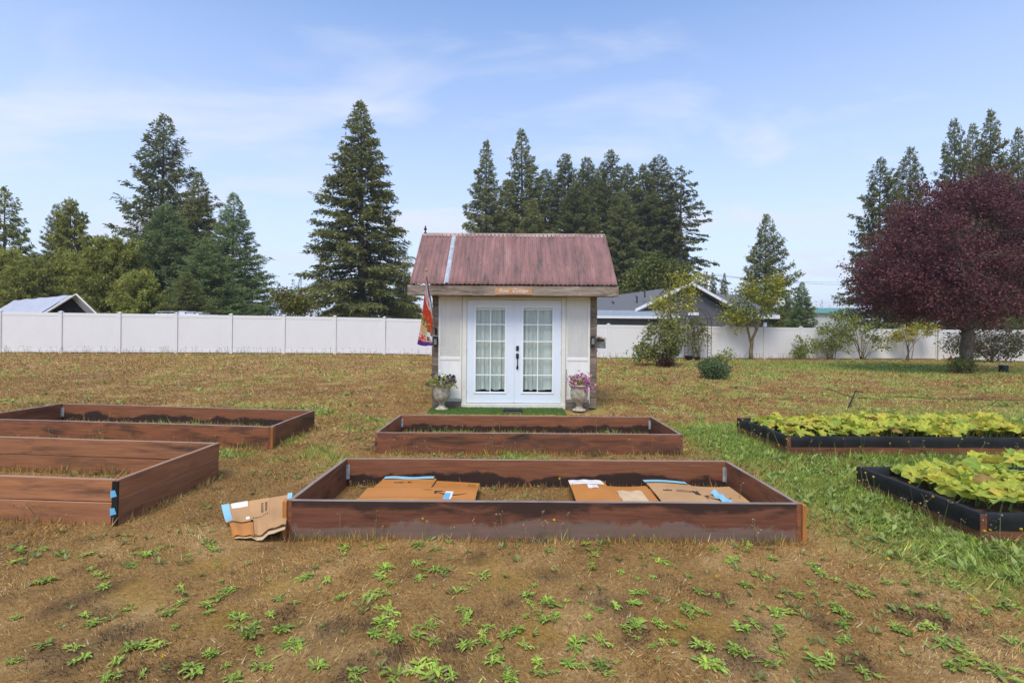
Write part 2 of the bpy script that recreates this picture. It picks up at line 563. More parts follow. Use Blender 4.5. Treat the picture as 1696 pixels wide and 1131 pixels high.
M_blade = attr_mat('grass_blade', 0.8, 0.25, 0.15)
grass_field('dry_grass', 'short matted brown dry grass in the foreground and round the wooden planters', 760000, (1.2, 6.2, 1.12), 0.024, 0.0042, 0.80, np.random.default_rng(1), 0)
grass_field('dry_grass', 'short brown dry grass of the lawn further back around the small cottage', 370000, (6.0, 14, 1.1), 0.045, 0.010, 1.05, np.random.default_rng(2), 0)
grass_field('dry_grass', 'brown dry grass along the foot of the white fence', 155000, (14, 29, 1.08), 0.065, 0.024, 0.95, np.random.default_rng(3), 0)
grass_field('green_grass', 'fresh green grass and clover around the two black lined squash planters', 360000, (1.8, 8.6, 1.1), 0.07, 0.007, 0.65, np.random.default_rng(4), 1)
grass_field('green_grass', 'patchy green grass in the lawn near the shrubs and purple tree', 170000, (8.6, 27, 1.08), 0.07, 0.017, 0.7, np.random.default_rng(5), 1)

# ------------------------------------------------------------------ white fence
M_vinyl = simple('white_vinyl', (0.71, 0.695, 0.67), 0.45, 0.02, 2.0, bmp=0.02)
fa = Vector(((101 - CU) / F * 22.1, 22.1)); fb = Vector(((1313 - CU) / F * 28.5, 28.5))
fdir = (fb - fa).normalized(); STEP = 2.33; FH = 1.80
fang = math.atan2(fdir.y, fdir.x)
def fence_run(start, ang, n, label, lastpost=True):
    d = Vector((math.cos(ang), math.sin(ang)))
    root = thing('white_fence', label, 'fence', (start.x, start.y, gz(start.x, start.y)))
    z0 = root.location.z
    pm = MB().box(-.064, .064, -.064, .064, -.1, FH + .02).add(
        [(-.078, -.078, FH + .02), (.078, -.078, FH + .02), (.078, .078, FH + .02), (-.078, .078, FH + .02),
         (-.078, -.078, FH + .045), (.078, -.078, FH + .045), (.078, .078, FH + .045), (-.078, .078, FH + .045), (0, 0, FH + .085)],
        [(3, 2, 1, 0), (0, 1, 5, 4), (1, 2, 6, 5), (2, 3, 7, 6), (3, 0, 4, 7), (4, 5, 8), (5, 6, 8), (6, 7, 8), (7, 4, 8)]).mesh('post')
    W = STEP - .128
    nb = 13
    pan = MB()
    bw = W / nb
    for k in range(nb):
        a0, a1 = k * bw, (k + 1) * bw
        g = 0.006
        pan.add([(a0, -.0145, 0), (a0 + g, -.017, 0), (a1 - g, -.017, 0), (a1, -.0145, 0), (a0, -.0145, 1), (a0 + g, -.017, 1), (a1 - g, -.017, 1), (a1, -.0145, 1)],
                [(0, 1, 5, 4), (1, 2, 6, 5), (2, 3, 7, 6)])
    pan.add([(0, .016, 0), (W, .016, 0), (W, .016, 1), (0, .016, 1)], [(1, 0, 3, 2)])
    pam = pan.mesh('panel')
    rm = MB().box(0, W, -.026, .026, 0, .14, ch=.006).mesh('rail')
    for k in range(n + 1):
        q = start + d * STEP * k
        zk = gz(q.x, q.y) - z0
        if k < n or lastpost:
            link('post', pm, M_vinyl, root, loc=(q.x - start.x, q.y - start.y, zk), rot=(0, 0, ang))
        if k == n:
            break
        q2 = start + d * STEP * (k + 1)
        zk2 = gz(q2.x, q2.y) - z0
        sh = math.atan2(zk2 - zk, STEP)
        base = Vector((q.x - start.x, q.y - start.y, zk)) + Vector((d.x, d.y, 0)) * .064
        p_ = link('panel', pam, M_vinyl, root, loc=base + Vector((0, 0, .17)), rot=(0, -sh, ang))
        p_.scale = (1, 1, FH - .17 - .1)
        link('rail', rm, M_vinyl, root, loc=base + Vector((0, 0, .045)), rot=(0, -sh, ang))
        link('rail', rm, M_vinyl, root, loc=base + Vector((0, 0, FH - .145)), rot=(0, -sh, ang))
    return root
NF = 22
fence_run(fa - fdir * STEP * 2, fang, NF, 'long white vinyl privacy fence crossing behind the small cottage')
corner = fa - fdir * STEP * 2 + fdir * STEP * NF
fence_run(corner + Vector((0.10, -0.16)), math.radians(-38), 5, 'white vinyl fence coming forward behind the dark bush at right', True)

# ------------------------------------------------------------------ raised planters
M_red = wood('red_brown_stained_board', (0.235, 0.090, 0.043), (0.045, 0.030, 0.022), 'x', 0.5, stain=(0.10, 0.05, 0.036), thr=(0.5, 0.68))
M_redy = wood('red_brown_stained_board_side', (0.225, 0.088, 0.043), (0.05, 0.032, 0.024), 'y', 0.5, stain=(0.10, 0.05, 0.036), thr=(0.5, 0.68))
M_cedar = wood('warm_brown_rough_board', (0.31, 0.135, 0.062), (0.065, 0.042, 0.032), 'x', 0.62, thr=(0.52, 0.75))
M_cedary = wood('warm_brown_rough_board_side', (0.30, 0.128, 0.06), (0.065, 0.042, 0.032), 'y', 0.62, thr=(0.52, 0.75))
M_post = wood('orange_corner_post', (0.42, 0.17, 0.045), (0.20, 0.075, 0.03), 'z', 0.55, thr=(0.5, 0.8))
M_galv = simple('galvanised_steel', (0.40, 0.41, 0.41), 0.5, 0.3, 20, metal=0.3, bmp=0.05)
M_black = simple('black_plastic_sheet', (0.016, 0.016, 0.016), 0.55, 0.4, 5, bmp=0.35, spec=0.25)
M_soil = simple('dark_soil', (0.05, 0.032, 0.02), 0.95, 0.5, 25, bmp=0.8)
M_tagblue = simple('light_blue_label', (0.14, 0.42, 0.62), 0.5, 0.1)
# faded front board: lower part rubbed grey, upper part dark with run-off
def worn_top_sheen(t, col, c=(0.30, 0.245, 0.205)):  # upward faces greyed: weathered wood plus sky reflection put into the colour
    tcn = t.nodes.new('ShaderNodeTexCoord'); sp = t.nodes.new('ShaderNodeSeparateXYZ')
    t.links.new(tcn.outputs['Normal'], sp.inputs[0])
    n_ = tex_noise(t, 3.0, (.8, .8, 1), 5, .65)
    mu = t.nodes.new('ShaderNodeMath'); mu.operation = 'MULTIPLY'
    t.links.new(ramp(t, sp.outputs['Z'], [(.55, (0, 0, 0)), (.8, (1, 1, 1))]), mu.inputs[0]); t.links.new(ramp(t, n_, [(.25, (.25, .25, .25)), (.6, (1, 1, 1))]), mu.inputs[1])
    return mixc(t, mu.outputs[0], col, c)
def add_worn_sheen(m):
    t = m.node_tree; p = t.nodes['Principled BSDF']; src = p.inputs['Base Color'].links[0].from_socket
    t.links.new(worn_top_sheen(t, src), p.inputs['Base Color'])
for m_ in (M_red, M_redy): add_worn_sheen(m_)
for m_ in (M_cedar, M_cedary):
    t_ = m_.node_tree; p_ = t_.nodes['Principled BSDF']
    t_.links.new(worn_top_sheen(t_, p_.inputs['Base Color'].links[0].from_socket, (.36, .23, .16)), p_.inputs['Base Color'])
def faded_board():
    m, t, p = new_mat('weathered_front_board')
    g = tex_noise(t, 5, (0.6, 9, 9), 6, 0.65, 0.4)
    base = ramp(t, g, [(0.3, (0.11, 0.042, 0.025)), (0.72, (0.21, 0.082, 0.046))])
    c = t.nodes.new('ShaderNodeTexCoord'); s = t.nodes.new('ShaderNodeSeparateXYZ')
    t.links.new(c.outputs['Object'], s.inputs[0])
    n = tex_noise(t, 1.5, (1.3, 1, 1.2), 7, 0.68, 0.7)
    ma = t.nodes.new('ShaderNodeMath'); ma.operation = 'MULTIPLY_ADD'
    t.links.new(s.outputs['Z'], ma.inputs[0]); ma.inputs[1].default_value = -2.3
    t.links.new(n, ma.inputs[2])
    col = mixc(t, ramp(t, ma.outputs[0], [(0.20, (0, 0, 0)), (0.26, (1, 1, 1))]), base, mixc(t, ramp(t, g, [(.35, (0, 0, 0)), (.7, (1, 1, 1))]), (0.145, 0.105, 0.085), (0.22, 0.125, 0.088)))
    n2 = tex_noise(t, 2.0, (0.8, 1, 2.6), 6, 0.65, 0.5)
    m2 = t.nodes.new('ShaderNodeMath'); m2.operation = 'MULTIPLY_ADD'
    t.links.new(s.outputs['Z'], m2.inputs[0]); m2.inputs[1].default_value = 1.6; t.links.new(n2, m2.inputs[2])
    col = mixc(t, ramp(t, m2.outputs[0], [(0.78, (0, 0, 0)), (0.9, (0.85, 0.85, 0.85))]), col, (0.026, 0.019, 0.016))
    t.links.new(col, p.inputs['Base Color']); p.inputs['Roughness'].default_value = 0.5; p.inputs['Specular IOR Level'].default_value = .25
    bump(t, p, g, 0.3, 0.004)
    return m
M_front = faded_board(); add_worn_sheen(M_front)
# inner face: red stain above, wet dark band with drips along the foot
def inner_board():
    m, t, p = new_mat('inner_board_damp_foot')
    g = tex_noise(t, 5, (0.6, 9, 9), 6, 0.65, 0.4)
    base = ramp(t, g, [(0.3, (0.15, 0.058, 0.028)), (0.72, (0.28, 0.112, 0.056))])
    c = t.nodes.new('ShaderNodeTexCoord'); s = t.nodes.new('ShaderNodeSeparateXYZ')
    t.links.new(c.outputs['Object'], s.inputs[0])
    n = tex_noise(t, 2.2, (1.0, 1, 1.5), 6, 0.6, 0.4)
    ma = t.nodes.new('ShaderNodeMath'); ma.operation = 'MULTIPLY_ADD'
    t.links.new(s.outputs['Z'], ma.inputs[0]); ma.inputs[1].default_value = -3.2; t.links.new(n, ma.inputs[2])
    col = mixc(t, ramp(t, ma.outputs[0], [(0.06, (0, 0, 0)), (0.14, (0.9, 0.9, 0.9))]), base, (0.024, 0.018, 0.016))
    d = tex_noise(t, 9, (2.6, 1, 0.35), 4, 0.6, 0.8)
    mb_ = t.nodes.new('ShaderNodeMath'); mb_.operation = 'MULTIPLY_ADD'
    t.links.new(s.outputs['Z'], mb_.inputs[0]); mb_.inputs[1].default_value = 2.6; t.links.new(d, mb_.inputs[2])
    col = mixc(t, ramp(t, mb_.outputs[0], [(1.06, (0, 0, 0)), (1.14, (0.8, 0.8, 0.8))]), col, (0.04, 0.02, 0.015))
    t.links.new(col, p.inputs['Base Color']); p.inputs['Roughness'].default_value = 0.6; p.inputs['Specular IOR Level'].default_value = .2
    bump(t, p, g, 0.3, 0.004)
    return m
M_inner = inner_board(); add_worn_sheen(M_inner)

def planter(key, label, h, boards, mats, posts=(), lined=False, slope=0.0, brackets=True, tags=False):
    x0, x1, y0, y1 = BEDS[key]
    zb = gz(x1, y0)
    if key[0] != 'L':
        zb = gz((x0 + x1) / 2, y0) - (0.0)
    root = thing('raised_planter', label, 'planter', (x1, y0, zb), group='raised garden planters')
    root.rotation_euler = (0, slope, 0)
    Lx, Ly = x1 - x0, y1 - y0
    T = 0.032
    bh = h / boards
    mf, mb, msd = mats
    for k in range(boards):
        z0, z1 = k * bh + (0.003 if k else -0.05), (k + 1) * bh
        j = 0.004 * (k % 2)
        sd_ = (ord(key[0]) + ord(key[1]) * 7 + k * 3) * .37
        MB().board(-Lx + T, -T, j, T + j, z0, z1, seed=sd_).build('front_board', mf, root)
        MB().board(-Lx + T, -T, Ly - T - j, Ly - j, z0, z1, seed=sd_ + 5).build('back_board', mb, root)
        for xa in (-Lx, -T):
            b = MB().board(0, Ly, -T, 0, z0, z1, n=6, amp=.003, seed=sd_ + xa)
            b.v = [(xa - y if xa > -1 else xa - y, x, z) for x, y, z in b.v]
            b.f = [f for f in b.f]
            b.build('side_board', msd, root)
    for xx in (-Lx + T * .5, -T * .5):
        for zz_ in np.linspace(h * .22, h * .80, 2 * boards):
            MB().lathe([(.0055, 0), (.0055, .0015), (.002, .002)], 8).build('screw', M_galv, root, loc=(xx, -.0035, float(zz_)), rot=(math.pi / 2, 0, 0)) if not posts and not tags else None
    for px_ in posts:
        xx = -Lx if px_ == 'l' else 0
        MB().box(xx - (.028 if px_ == 'l' else 0), xx + (0 if px_ == 'l' else .028), -.012, .05, -.05, h - .004, ch=.004).build('corner_post', M_post, root)
    if brackets:
        for xx, s in ((-Lx + T, 1), (-T, -1)):
            b = MB()
            b.box(min(xx, xx + s * .026), max(xx, xx + s * .026), Ly - T - .004, Ly - T - .001, h * .30, h * .80)
            b.box(min(xx + s * .001, xx + s * .004), max(xx + s * .001, xx + s * .004), Ly - T - .03, Ly - T - .004, h * .30, h * .80)
            b.build('corner_bracket', M_galv, root)
    if lined:
        # black sheet folded over the boards, a little slack
        rng = np.random.default_rng(hash(key) % 100)
        def sheet(nm, P0, P1, nrmv, drop):
            n_ = 60
            prof = [(-.042, h - .16), (-.040, h - .004), (-.034, h + .004), (.0, h + .006), (.006, h - .002), (.009, h - drop * .5), (.007, h - drop)]
            vs = []; fs = []
            for i in range(n_ + 1):
                s = i / n_
                p0 = Vector(P0).lerp(Vector(P1), s)
                for q, (o, z) in enumerate(prof):
                    wv = 0.007 * (mnoise.noise(Vector((s * 14, q * .7, hash(nm + key) % 17))))
                    dz = 0.014 * mnoise.noise(Vector((s * 9, 3.3, 1.0)))
                    vs.append((p0.x + nrmv[0] * (o + wv), p0.y + nrmv[1] * (o + wv), z + dz * (1 if q > 4 else .4)))
            m_ = len(prof)
            for i in range(n_):
                for q in range(m_ - 1):
                    fs.append((i * m_ + q, i * m_ + q + 1, (i + 1) * m_ + q + 1, (i + 1) * m_ + q))
            MB().add(vs, fs).build('black_liner', M_black, root, True)
        sheet('a', (-Lx + .045, 0, 0), (0, 0, 0), (0, -1), .115)
        sheet('b', (-Lx, 0.0, 0), (-Lx, Ly, 0), (-1, 0), .12)
        sheet('c', (-Lx, Ly, 0), (0, Ly, 0), (0, 1), .11)
        sheet('d', (0, 0, 0), (0, Ly, 0), (1, 0), .11)
        n_ = 16
        vs = [(-Lx + .05 + (Lx - .1) * i / n_, .05 + (Ly - .1) * j / n_, h - .07 + .03 * mnoise.noise(Vector((i * .8, j * .8, 2)))) for j in range(n_ + 1) for i in range(n_ + 1)]
        fs = [(j * (n_ + 1) + i, j * (n_ + 1) + i + 1, (j + 1) * (n_ + 1) + i + 1, (j + 1) * (n_ + 1) + i) for j in range(n_) for i in range(n_)]
        MB().add(vs, fs).build('soil', M_soil, root, True)
    if tags:
        MB().box(-T - .004, .006, -.010, .002, -.05, h - .01).build('corner_post', M_black, root)
        for zt in (h * .62, h * .24):
            MB().prism([(-.042, zt), (.002, zt + .012), (-.012, zt + .055), (-.044, zt + .05)], -.0135, -.0115).build('blue_label', M_tagblue, root)
    return root
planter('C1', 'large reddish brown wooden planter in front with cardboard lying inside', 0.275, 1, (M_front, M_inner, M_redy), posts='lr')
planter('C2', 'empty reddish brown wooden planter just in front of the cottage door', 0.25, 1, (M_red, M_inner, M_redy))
planter('L1', 'brown wooden planter two boards high at left edge with blue corner labels', 0.33, 2, (M_cedar, M_cedar, M_cedary), slope=0.024, brackets=False, tags=True)
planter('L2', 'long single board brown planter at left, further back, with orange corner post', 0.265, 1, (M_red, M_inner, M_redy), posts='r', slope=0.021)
planter('R1', 'nearer black lined planter of yellowing squash at the right edge', 0.205, 1, (M_red, M_red, M_redy), lined=True, brackets=False)
planter('R2', 'further black lined planter full of yellowing squash at right', 0.235, 1, (M_red, M_red, M_redy), lined=True, brackets=False)

def edge_tufts():
    rng = np.random.default_rng(66); xs_, ys_ = [], []
    for k, b in BEDS.items():
        nx_ = 3200; x = rng.uniform(b[0], b[1], nx_); xs_.append(x); ys_.append(np.where(rng.random(nx_) < .75, b[2] - np.abs(rng.normal(.0, .03, nx_)) - .012, b[3] + np.abs(rng.normal(0, .03, nx_)) + .01))
        ny_ = 1300; y = rng.uniform(b[2], b[3], ny_); ys_.append(y); xs_.append(np.where(rng.random(ny_) < .5, b[0] - np.abs(rng.normal(0, .03, ny_)) - .012, b[1] + np.abs(rng.normal(0, .03, ny_)) + .012))
        if k[0] != 'R':
            x = rng.uniform(b[0] + .06, b[1] - .06, 1500); xs_.append(x); ys_.append(b[3] - .05 - np.abs(rng.normal(0, .04, 1500)))
    x = np.concatenate(xs_); y = np.concatenate(ys_); keep = rng.random(len(x)) < .25 + 1.2 * smooth((fbm(x * 4, y * 4, 88) - .42) / .2)
    x, y = x[keep], y[keep]; m = len(x)
    gsh, dk_, ms_, c_, gc_ = lawn(x, y)
    isg = rng.random(m) < np.clip(gsh * .9 + .12, 0, 1)
    D = np.stack([rng.normal(0, .35, m), rng.normal(0, .3, m), np.ones(m)], 1)
    L = .045 * rng.lognormal(0, .4, m) * np.where(isg, 1.3, 1)
    V, Fq = kites(np.stack([x, y, ground_z(x, y) - .004], 1), D, L, .0035 + .0006 * y, rng, .3)
    col = np.where(isg[:, None], gc_, c_ * 1.05) * rng.lognormal(0, .35, m)[:, None]
    tag(link('edge_grass', np_mesh('edge_grass', V, Fq, np.repeat(np.clip(col, 0, .8), 4, 0)), M_blade), 'uneven grass tufts growing along the foot of the planter boards', 'grass', kind='stuff')
edge_tufts()

# ------------------------------------------------------------------ flattened cardboard
M_cardo = simple('orange_cardboard', (0.50, 0.195, 0.040), 0.42, 0.10, 3, bmp=0.08)
M_cardt = simple('tan_cardboard', (0.47, 0.265, 0.115), 0.65, 0.10, 3, bmp=0.08)
M_cardl = simple('pale_cardboard_liner', (0.56, 0.40, 0.23), 0.7, 0.12, 5, bmp=0.1)
M_tape = simple('light_blue_tape', (0.26, 0.50, 0.58), 0.35, 0.12, 8, bmp=0.1)
M_label = simple('white_paper_label', (0.72, 0.68, 0.60), 0.6, 0.08, 8, bmp=0.05)
M_ink = simple('dark_print', (0.05, 0.035, 0.025), 0.6, 0.1, bmp=0)

def warp_sheet(Lx, Ly, fn, x0, x1, y0, y1, th=0.005, n=10, lift=0.0):
    nx_ = max(2, int(n * (x1 - x0) / 0.3) + 2); ny_ = max(2, int(n * (y1 - y0) / 0.3) + 2)
    vs = []; 
    for s in (1, 0):
        for j in range(ny_ + 1):
            for i in range(nx_ + 1):
                x = x0 + (x1 - x0) * i / nx_; y = y0 + (y1 - y0) * j / ny_
                vs.append((x, y, fn(x, y) + lift + (th if s else 0)))
    m_ = (nx_ + 1) * (ny_ + 1); fs = []
    idx = lambda i, j, s: s * m_ + j * (nx_ + 1) + i
    for j in range(ny_):
        for i in range(nx_):
            fs.append((idx(i, j, 0), idx(i + 1, j, 0), idx(i + 1, j + 1, 0), idx(i, j + 1, 0)))
            fs.append((idx(i, j + 1, 1), idx(i + 1, j + 1, 1), idx(i + 1, j, 1), idx(i, j, 1)))
    for i in range(nx_):
        fs.append((idx(i, 0, 1), idx(i + 1, 0, 1), idx(i + 1, 0, 0), idx(i, 0, 0)))
        fs.append((idx(i, ny_, 0), idx(i + 1, ny_, 0), idx(i + 1, ny_, 1), idx(i, ny_, 1)))
    for j in range(ny_):
        fs.append((idx(0, j, 0), idx(0, j + 1, 0), idx(0, j + 1, 1), idx(0, j, 1)))
        fs.append((idx(nx_, j + 1, 0), idx(nx_, j, 0), idx(nx_, j, 1), idx(nx_, j + 1, 1)))
    return MB().add(vs, fs)

def smile(fn, cx, cy, wd, hgt, flip=1):
    b = MB(); n_ = 16; vs = []
    for i in range(n_ + 1):
        s = i / n_; x = cx - wd / 2 + wd * s
        yc = cy + flip * hgt * (4 * (s - .5) ** 2 - .5) * -1
        th = 0.004 + 0.014 * math.sin(math.pi * min(1, s * 1.0)) ** 1.2
        vs += [(x, yc - th / 2, fn(x, yc) + .0072), (x, yc + th / 2, fn(x, yc) + .0072)]
    b.add(vs, [(2 * i, 2 * i + 2, 2 * i + 3, 2 * i + 1) for i in range(n_)])
    h2 = MB(); x = cx - wd / 2; y = cy - flip * hgt * .5
    q = [(x - .01, y - .012 * flip), (x + .05, y - .02 * flip), (x + .045, y - .006 * flip), (x + .008, y + .0), (x + .012, y + .035 * flip), (x - .006, y + .038 * flip)]
    h2.add([(a, c_, fn(a, c_) + .0072) for a, c_ in q], [(0, 1, 2, 3, 4, 5)] if flip < 0 else [(5, 4, 3, 2, 1, 0)])
    return b, h2
def marks(fn, rows):
    b = MB()
    for x, y, w_, h_ in rows:
        b.add([(x, y, fn(x, y) + .0070), (x + w_, y, fn(x + w_, y) + .0070), (x + w_, y + h_, fn(x + w_, y + h_) + .0070), (x, y + h_, fn(x, y + h_) + .0070)], [(0, 1, 2, 3)])
    return b
random.seed(5)
def fringe(x, y, w_, h_, n_):
    r = []; xx = x
    while xx < x + w_:
        q = random.uniform(.006, .016)
        r.append((xx, y + random.uniform(0, h_ * .2), q, h_ * random.uniform(.6, .95))); xx += q + random.uniform(.002, .006)
    return r

# orange box inside the front planter (left)
def card_root(name, label, loc, rz):
    return thing(name, label, 'cardboard', loc, rz, 'flattened cardboard boxes')
c1 = card_root('cardboard_sheet', 'glossy orange flattened cardboard box lying in the left half of the front planter', (-1.20, 3.70, 0.05), 0.0); c1.scale = (1.17, 1.25, 1.3)
f1 = lambda x, y: 0.035 + 0.03 * math.sin(min(1, max(0, y / .62)) * 2.6) + 0.02 * math.exp(-((y - .16) / .06) ** 2) + 0.012 * math.sin(x * 4 + .5) - 0.03 * (y < .06) * (1 - y / .06)
warp_sheet(0, 0, f1, -.02, .78, .0, .14).build('panel', M_cardo, c1)
warp_sheet(0, 0, f1, -.02, .78, .145, .44).build('panel', M_cardo, c1)
warp_sheet(0, 0, f1, .02, .44, .445, .70).build('panel', M_cardo, c1)
warp_sheet(0, 0, lambda x, y: f1(x, y) - .01, .445, .78, .445, .68).build('panel', M_cardo, c1)
warp_sheet(0, 0, lambda x, y: f1(x, y) + .008 + .004 * math.sin(x * 19), .03, .42, .67, .725, .002).build('blue_tape', M_tape, c1)
warp_sheet(0, 0, f1, .56, .615, .2, .37, .0015, lift=.006).build('label', M_label, c1)
warp_sheet(0, 0, f1, .56, .60, .21, .33, .0015, lift=.0078).build('label', M_tagblue, c1)
for b_ in smile(f1, .60, .33, .22, .05, -1): b_.build('print', M_ink, c1)
tag(marks(f1, fringe(.14, .55, .07, .035, 5) + fringe(.24, .56, .03, .04, 3) + fringe(.70, .56, .05, .03, 2) + fringe(.40, .38, .04, .012, 3)).build('print', M_ink, c1), kind='stuff')

c2 = card_root('cardboard_sheet', 'orange cardboard with torn pale patches beside the tan sheet in the front planter', (0.53, 3.70, 0.05), 0.0); c2.scale = (1.13, 1.25, 1.3)
f2 = lambda x, y: 0.03 + 0.025 * math.sin(y * 3.4) + 0.006 * math.sin(x * 11)
warp_sheet(0, 0, f2, 0, .29, .0, .71).build('panel', M_cardo, c2)
warp_sheet(0, 0, lambda x, y: f2(x, y) - .006, .292, .60, .0, .60).build('panel', M_cardo, c2)
for (a0, a1, b0, b1) in ((.0, .27, .60, .72), (.13, .21, .50, .585), (.0, .28, .02, .17), (.34, .53, .21, .49)):
    warp_sheet(0, 0, lambda x, y: f2(x, y) - (.006 if x > .292 else 0) + .0035 * math.sin(x * 60) * math.sin(y * 47), a0, a1, b0, b1, .0015, lift=.0062).build('torn_patch', M_label if b0 > .4 else M_cardl, c2)
c3 = card_root('cardboard_sheet', 'tan cardboard sheet with blue tape lying in the right end of the front planter', (1.215, 3.70, 0.05), 0.0); c3.scale = (.80, 1.30, 1.3)
f3 = lambda x, y: 0.03 + 0.028 * math.sin(y * 3.2) + 0.012 * math.sin(x * 5 + 1)
warp_sheet(0, 0, f3, .0, .50, .0, .22).build('panel', M_cardt, c3)
warp_sheet(0, 0, f3, .0, .50, .225, .60).build('panel', M_cardt, c3)
warp_sheet(0, 0, f3, .503, .92, .0, .57).build('panel', M_cardt, c3)
warp_sheet(0, 0, lambda x, y: f3(x, y) + .012, -.02, .46, .58, .63, .002).build('blue_tape', M_tape, c3)
bl = MB(); 
vs = []
for i in range(9):
    for j in range(5):
        x = .60 + .10 * j / 4 + .05 * i / 8; y = .40 - .22 * i / 8
        vs.append((x, y, f3(x, y) + .012 + .022 * math.sin(j / 4 * math.pi) + .008 * math.sin(i * 1.9 + j)))
bl.add(vs, [(i * 5 + j, (i + 1) * 5 + j, (i + 1) * 5 + j + 1, i * 5 + j + 1) for i in range(8) for j in range(4)])
bl.build('blue_tape', M_tape, c3, True)
for b_ in smile(f3, .66, .33, .27, .05, -1): b_.build('print', M_ink, c3)
tag(marks(f3, fringe(.11, .40, .08, .035, 5) + fringe(.24, .40, .20, .012, 5) + fringe(.26, .425, .2, .012, 5) + fringe(.43, .36, .05, .1, 3)).build('print', M_ink, c3), kind='stuff')
warp_sheet(0, 0, f3, .40, .50, .04, .1, .0015, lift=.006).build('label', M_label, c3)

# box leaning against the planter corner
pa, pb = PX(383, 887, 3.42), PX(369, 834, 3.85)
pa.z = gz(pa.x, pa.y) + .02; 
pc, pd = PX(474, 868, 3.42), PX(482, 815, 3.92)
c4 = card_root('cardboard_sheet', 'crumpled flattened cardboard box with blue tape leaning on the front planter corner', (pa.x, pa.y, pa.z), 0)
pb_, pc_, pd_ = [Vector(q) - pa for q in (pb, pc, pd)]
pc_.z = .07; pb_.z = max(pb_.z, .07); 
def quadmap(s, r, off=0.0):
    q = (pc_ * s) * (1 - r) + (pb_ + (pd_ - pb_) * s) * r
    return q + Vector((0, 0, -0.012 + off + 0.020 * math.sin(s * 9 + r * 2) * (1 - r) + 0.018 * math.sin(r * 5 + 1) + 0.01 * math.sin(s * 21) * (1 - r)))
def qsheet(s0, s1, r0, r1, name, m, off=0.0, th=.005, n_=9):
    vs = []; fs = []
    for k in (1, 0):
        for j in range(n_ + 1):
            for i in range(n_ + 1):
                q = quadmap(s0 + (s1 - s0) * i / n_, r0 + (r1 - r0) * j / n_, off)
                vs.append((q.x, q.y, q.z + (th if k else 0)))
    m_ = (n_ + 1) ** 2; I = lambda i, j, k: k * m_ + j * (n_ + 1) + i
    for j in range(n_):
        for i in range(n_):
            fs.append((I(i, j, 0), I(i + 1, j, 0), I(i + 1, j + 1, 0), I(i, j + 1, 0)))
            fs.append((I(i, j + 1, 1), I(i + 1, j + 1, 1), I(i + 1, j, 1), I(i, j, 1)))
    for i in range(n_):
        fs.append((I(i, 0, 1), I(i + 1, 0, 1), I(i + 1, 0, 0), I(i, 0, 0))); fs.append((I(i, n_, 0), I(i + 1, n_, 0), I(i + 1, n_, 1), I(i, n_, 1)))
        fs.append((I(0, i, 0), I(0, i + 1, 0), I(0, i + 1, 1), I(0, i, 1))); fs.append((I(n_, i + 1, 0), I(n_, i, 0), I(n_, i, 1), I(n_, i + 1, 1)))
    return MB().add(vs, fs).build(name, m, c4)
qsheet(.03, .42, .0, .42, 'panel', M_cardo, -.012)
qsheet(.425, .99, .03, .46, 'panel', M_cardt, -.002)
qsheet(.0, .38, .42, 1, 'panel', M_cardt)
qsheet(.382, .68, .46, 1, 'panel', M_cardt)
qsheet(.682, 1, .46, 1, 'panel', M_cardt, -.003)
qsheet(.06, .98, .0, .3, 'panel', M_cardl, -.03)
qsheet(-.02, .09, .44, 1.01, 'blue_tape', M_tape, .006, .002)
qsheet(.95, 1.02, .82, 1.02, 'blue_tape', M_tape, .006, .002)
qsheet(.12, .36, .88, 1.0, 'label', M_label, .006, .0015)
qsheet(.31, .37, .47, .57, 'label', M_label, .006, .0015)
for s0 in (.555, .615):
    for k in range(8):
        qsheet(s0, s0 + .035, .62 + k * .035, .62 + k * .035 + random.uniform(.012, .026), 'print', M_ink, .0058, .0008, 2)
for k in range(9):
    qsheet(.42 + k * .028, .42 + k * .028 + .014, .49, .515 + random.uniform(0, .02), 'print', M_ink, .0058, .0008, 2)

# ------------------------------------------------------------------ the cottage shed
M_plank = wood('weathered_grey_plank', (0.22, 0.165, 0.12), (0.09, 0.068, 0.052), 'x', 0.85, thr=(0.45, 0.75), stain=(0.30, 0.25, 0.20))
M_planky = wood('weathered_grey_plank_side', (0.20, 0.15, 0.11), (0.09, 0.068, 0.052), 'y', 0.85, thr=(0.45, 0.75))
M_beam = wood('weathered_tan_beam', (0.34, 0.265, 0.19), (0.13, 0.095, 0.07), 'x', 0.85, thr=(0.47, 0.66), stain=(0.42, 0.36, 0.28))
M_sign = wood('fresh_sign_wood', (0.43, 0.25, 0.135), (0.33, 0.17, 0.09), 'x', 0.6)
M_wht = simple('white_painted_wood', (0.78, 0.76, 0.70), 0.5, 0.05, 5, (3, 3, .6), bmp=0.06)
M_crm = simple('cream_painted_trim', (0.72, 0.69, 0.59), 0.55, 0.06, 5, bmp=0.06)
M_door = simple('pale_blue_white_door_paint', (0.72, 0.77, 0.82), 0.35, 0.02, 3, bmp=0.02)
M_munt = simple('white_muntin', (0.80, 0.82, 0.82), 0.4, 0.02, 3, bmp=0.02)
M_dark = simple('dark_bronze', (0.03, 0.03, 0.032), 0.45, 0.2, 9, metal=0.3, bmp=0.05)
M_room = simple('dim_interior_board', (0.30, 0.28, 0.25), 0.8, 0.1, 4)
M_curt = simple('pale_curtain_cloth', (0.58, 0.61, 0.565), 0.9, 0.05, 14, bmp=0.05)
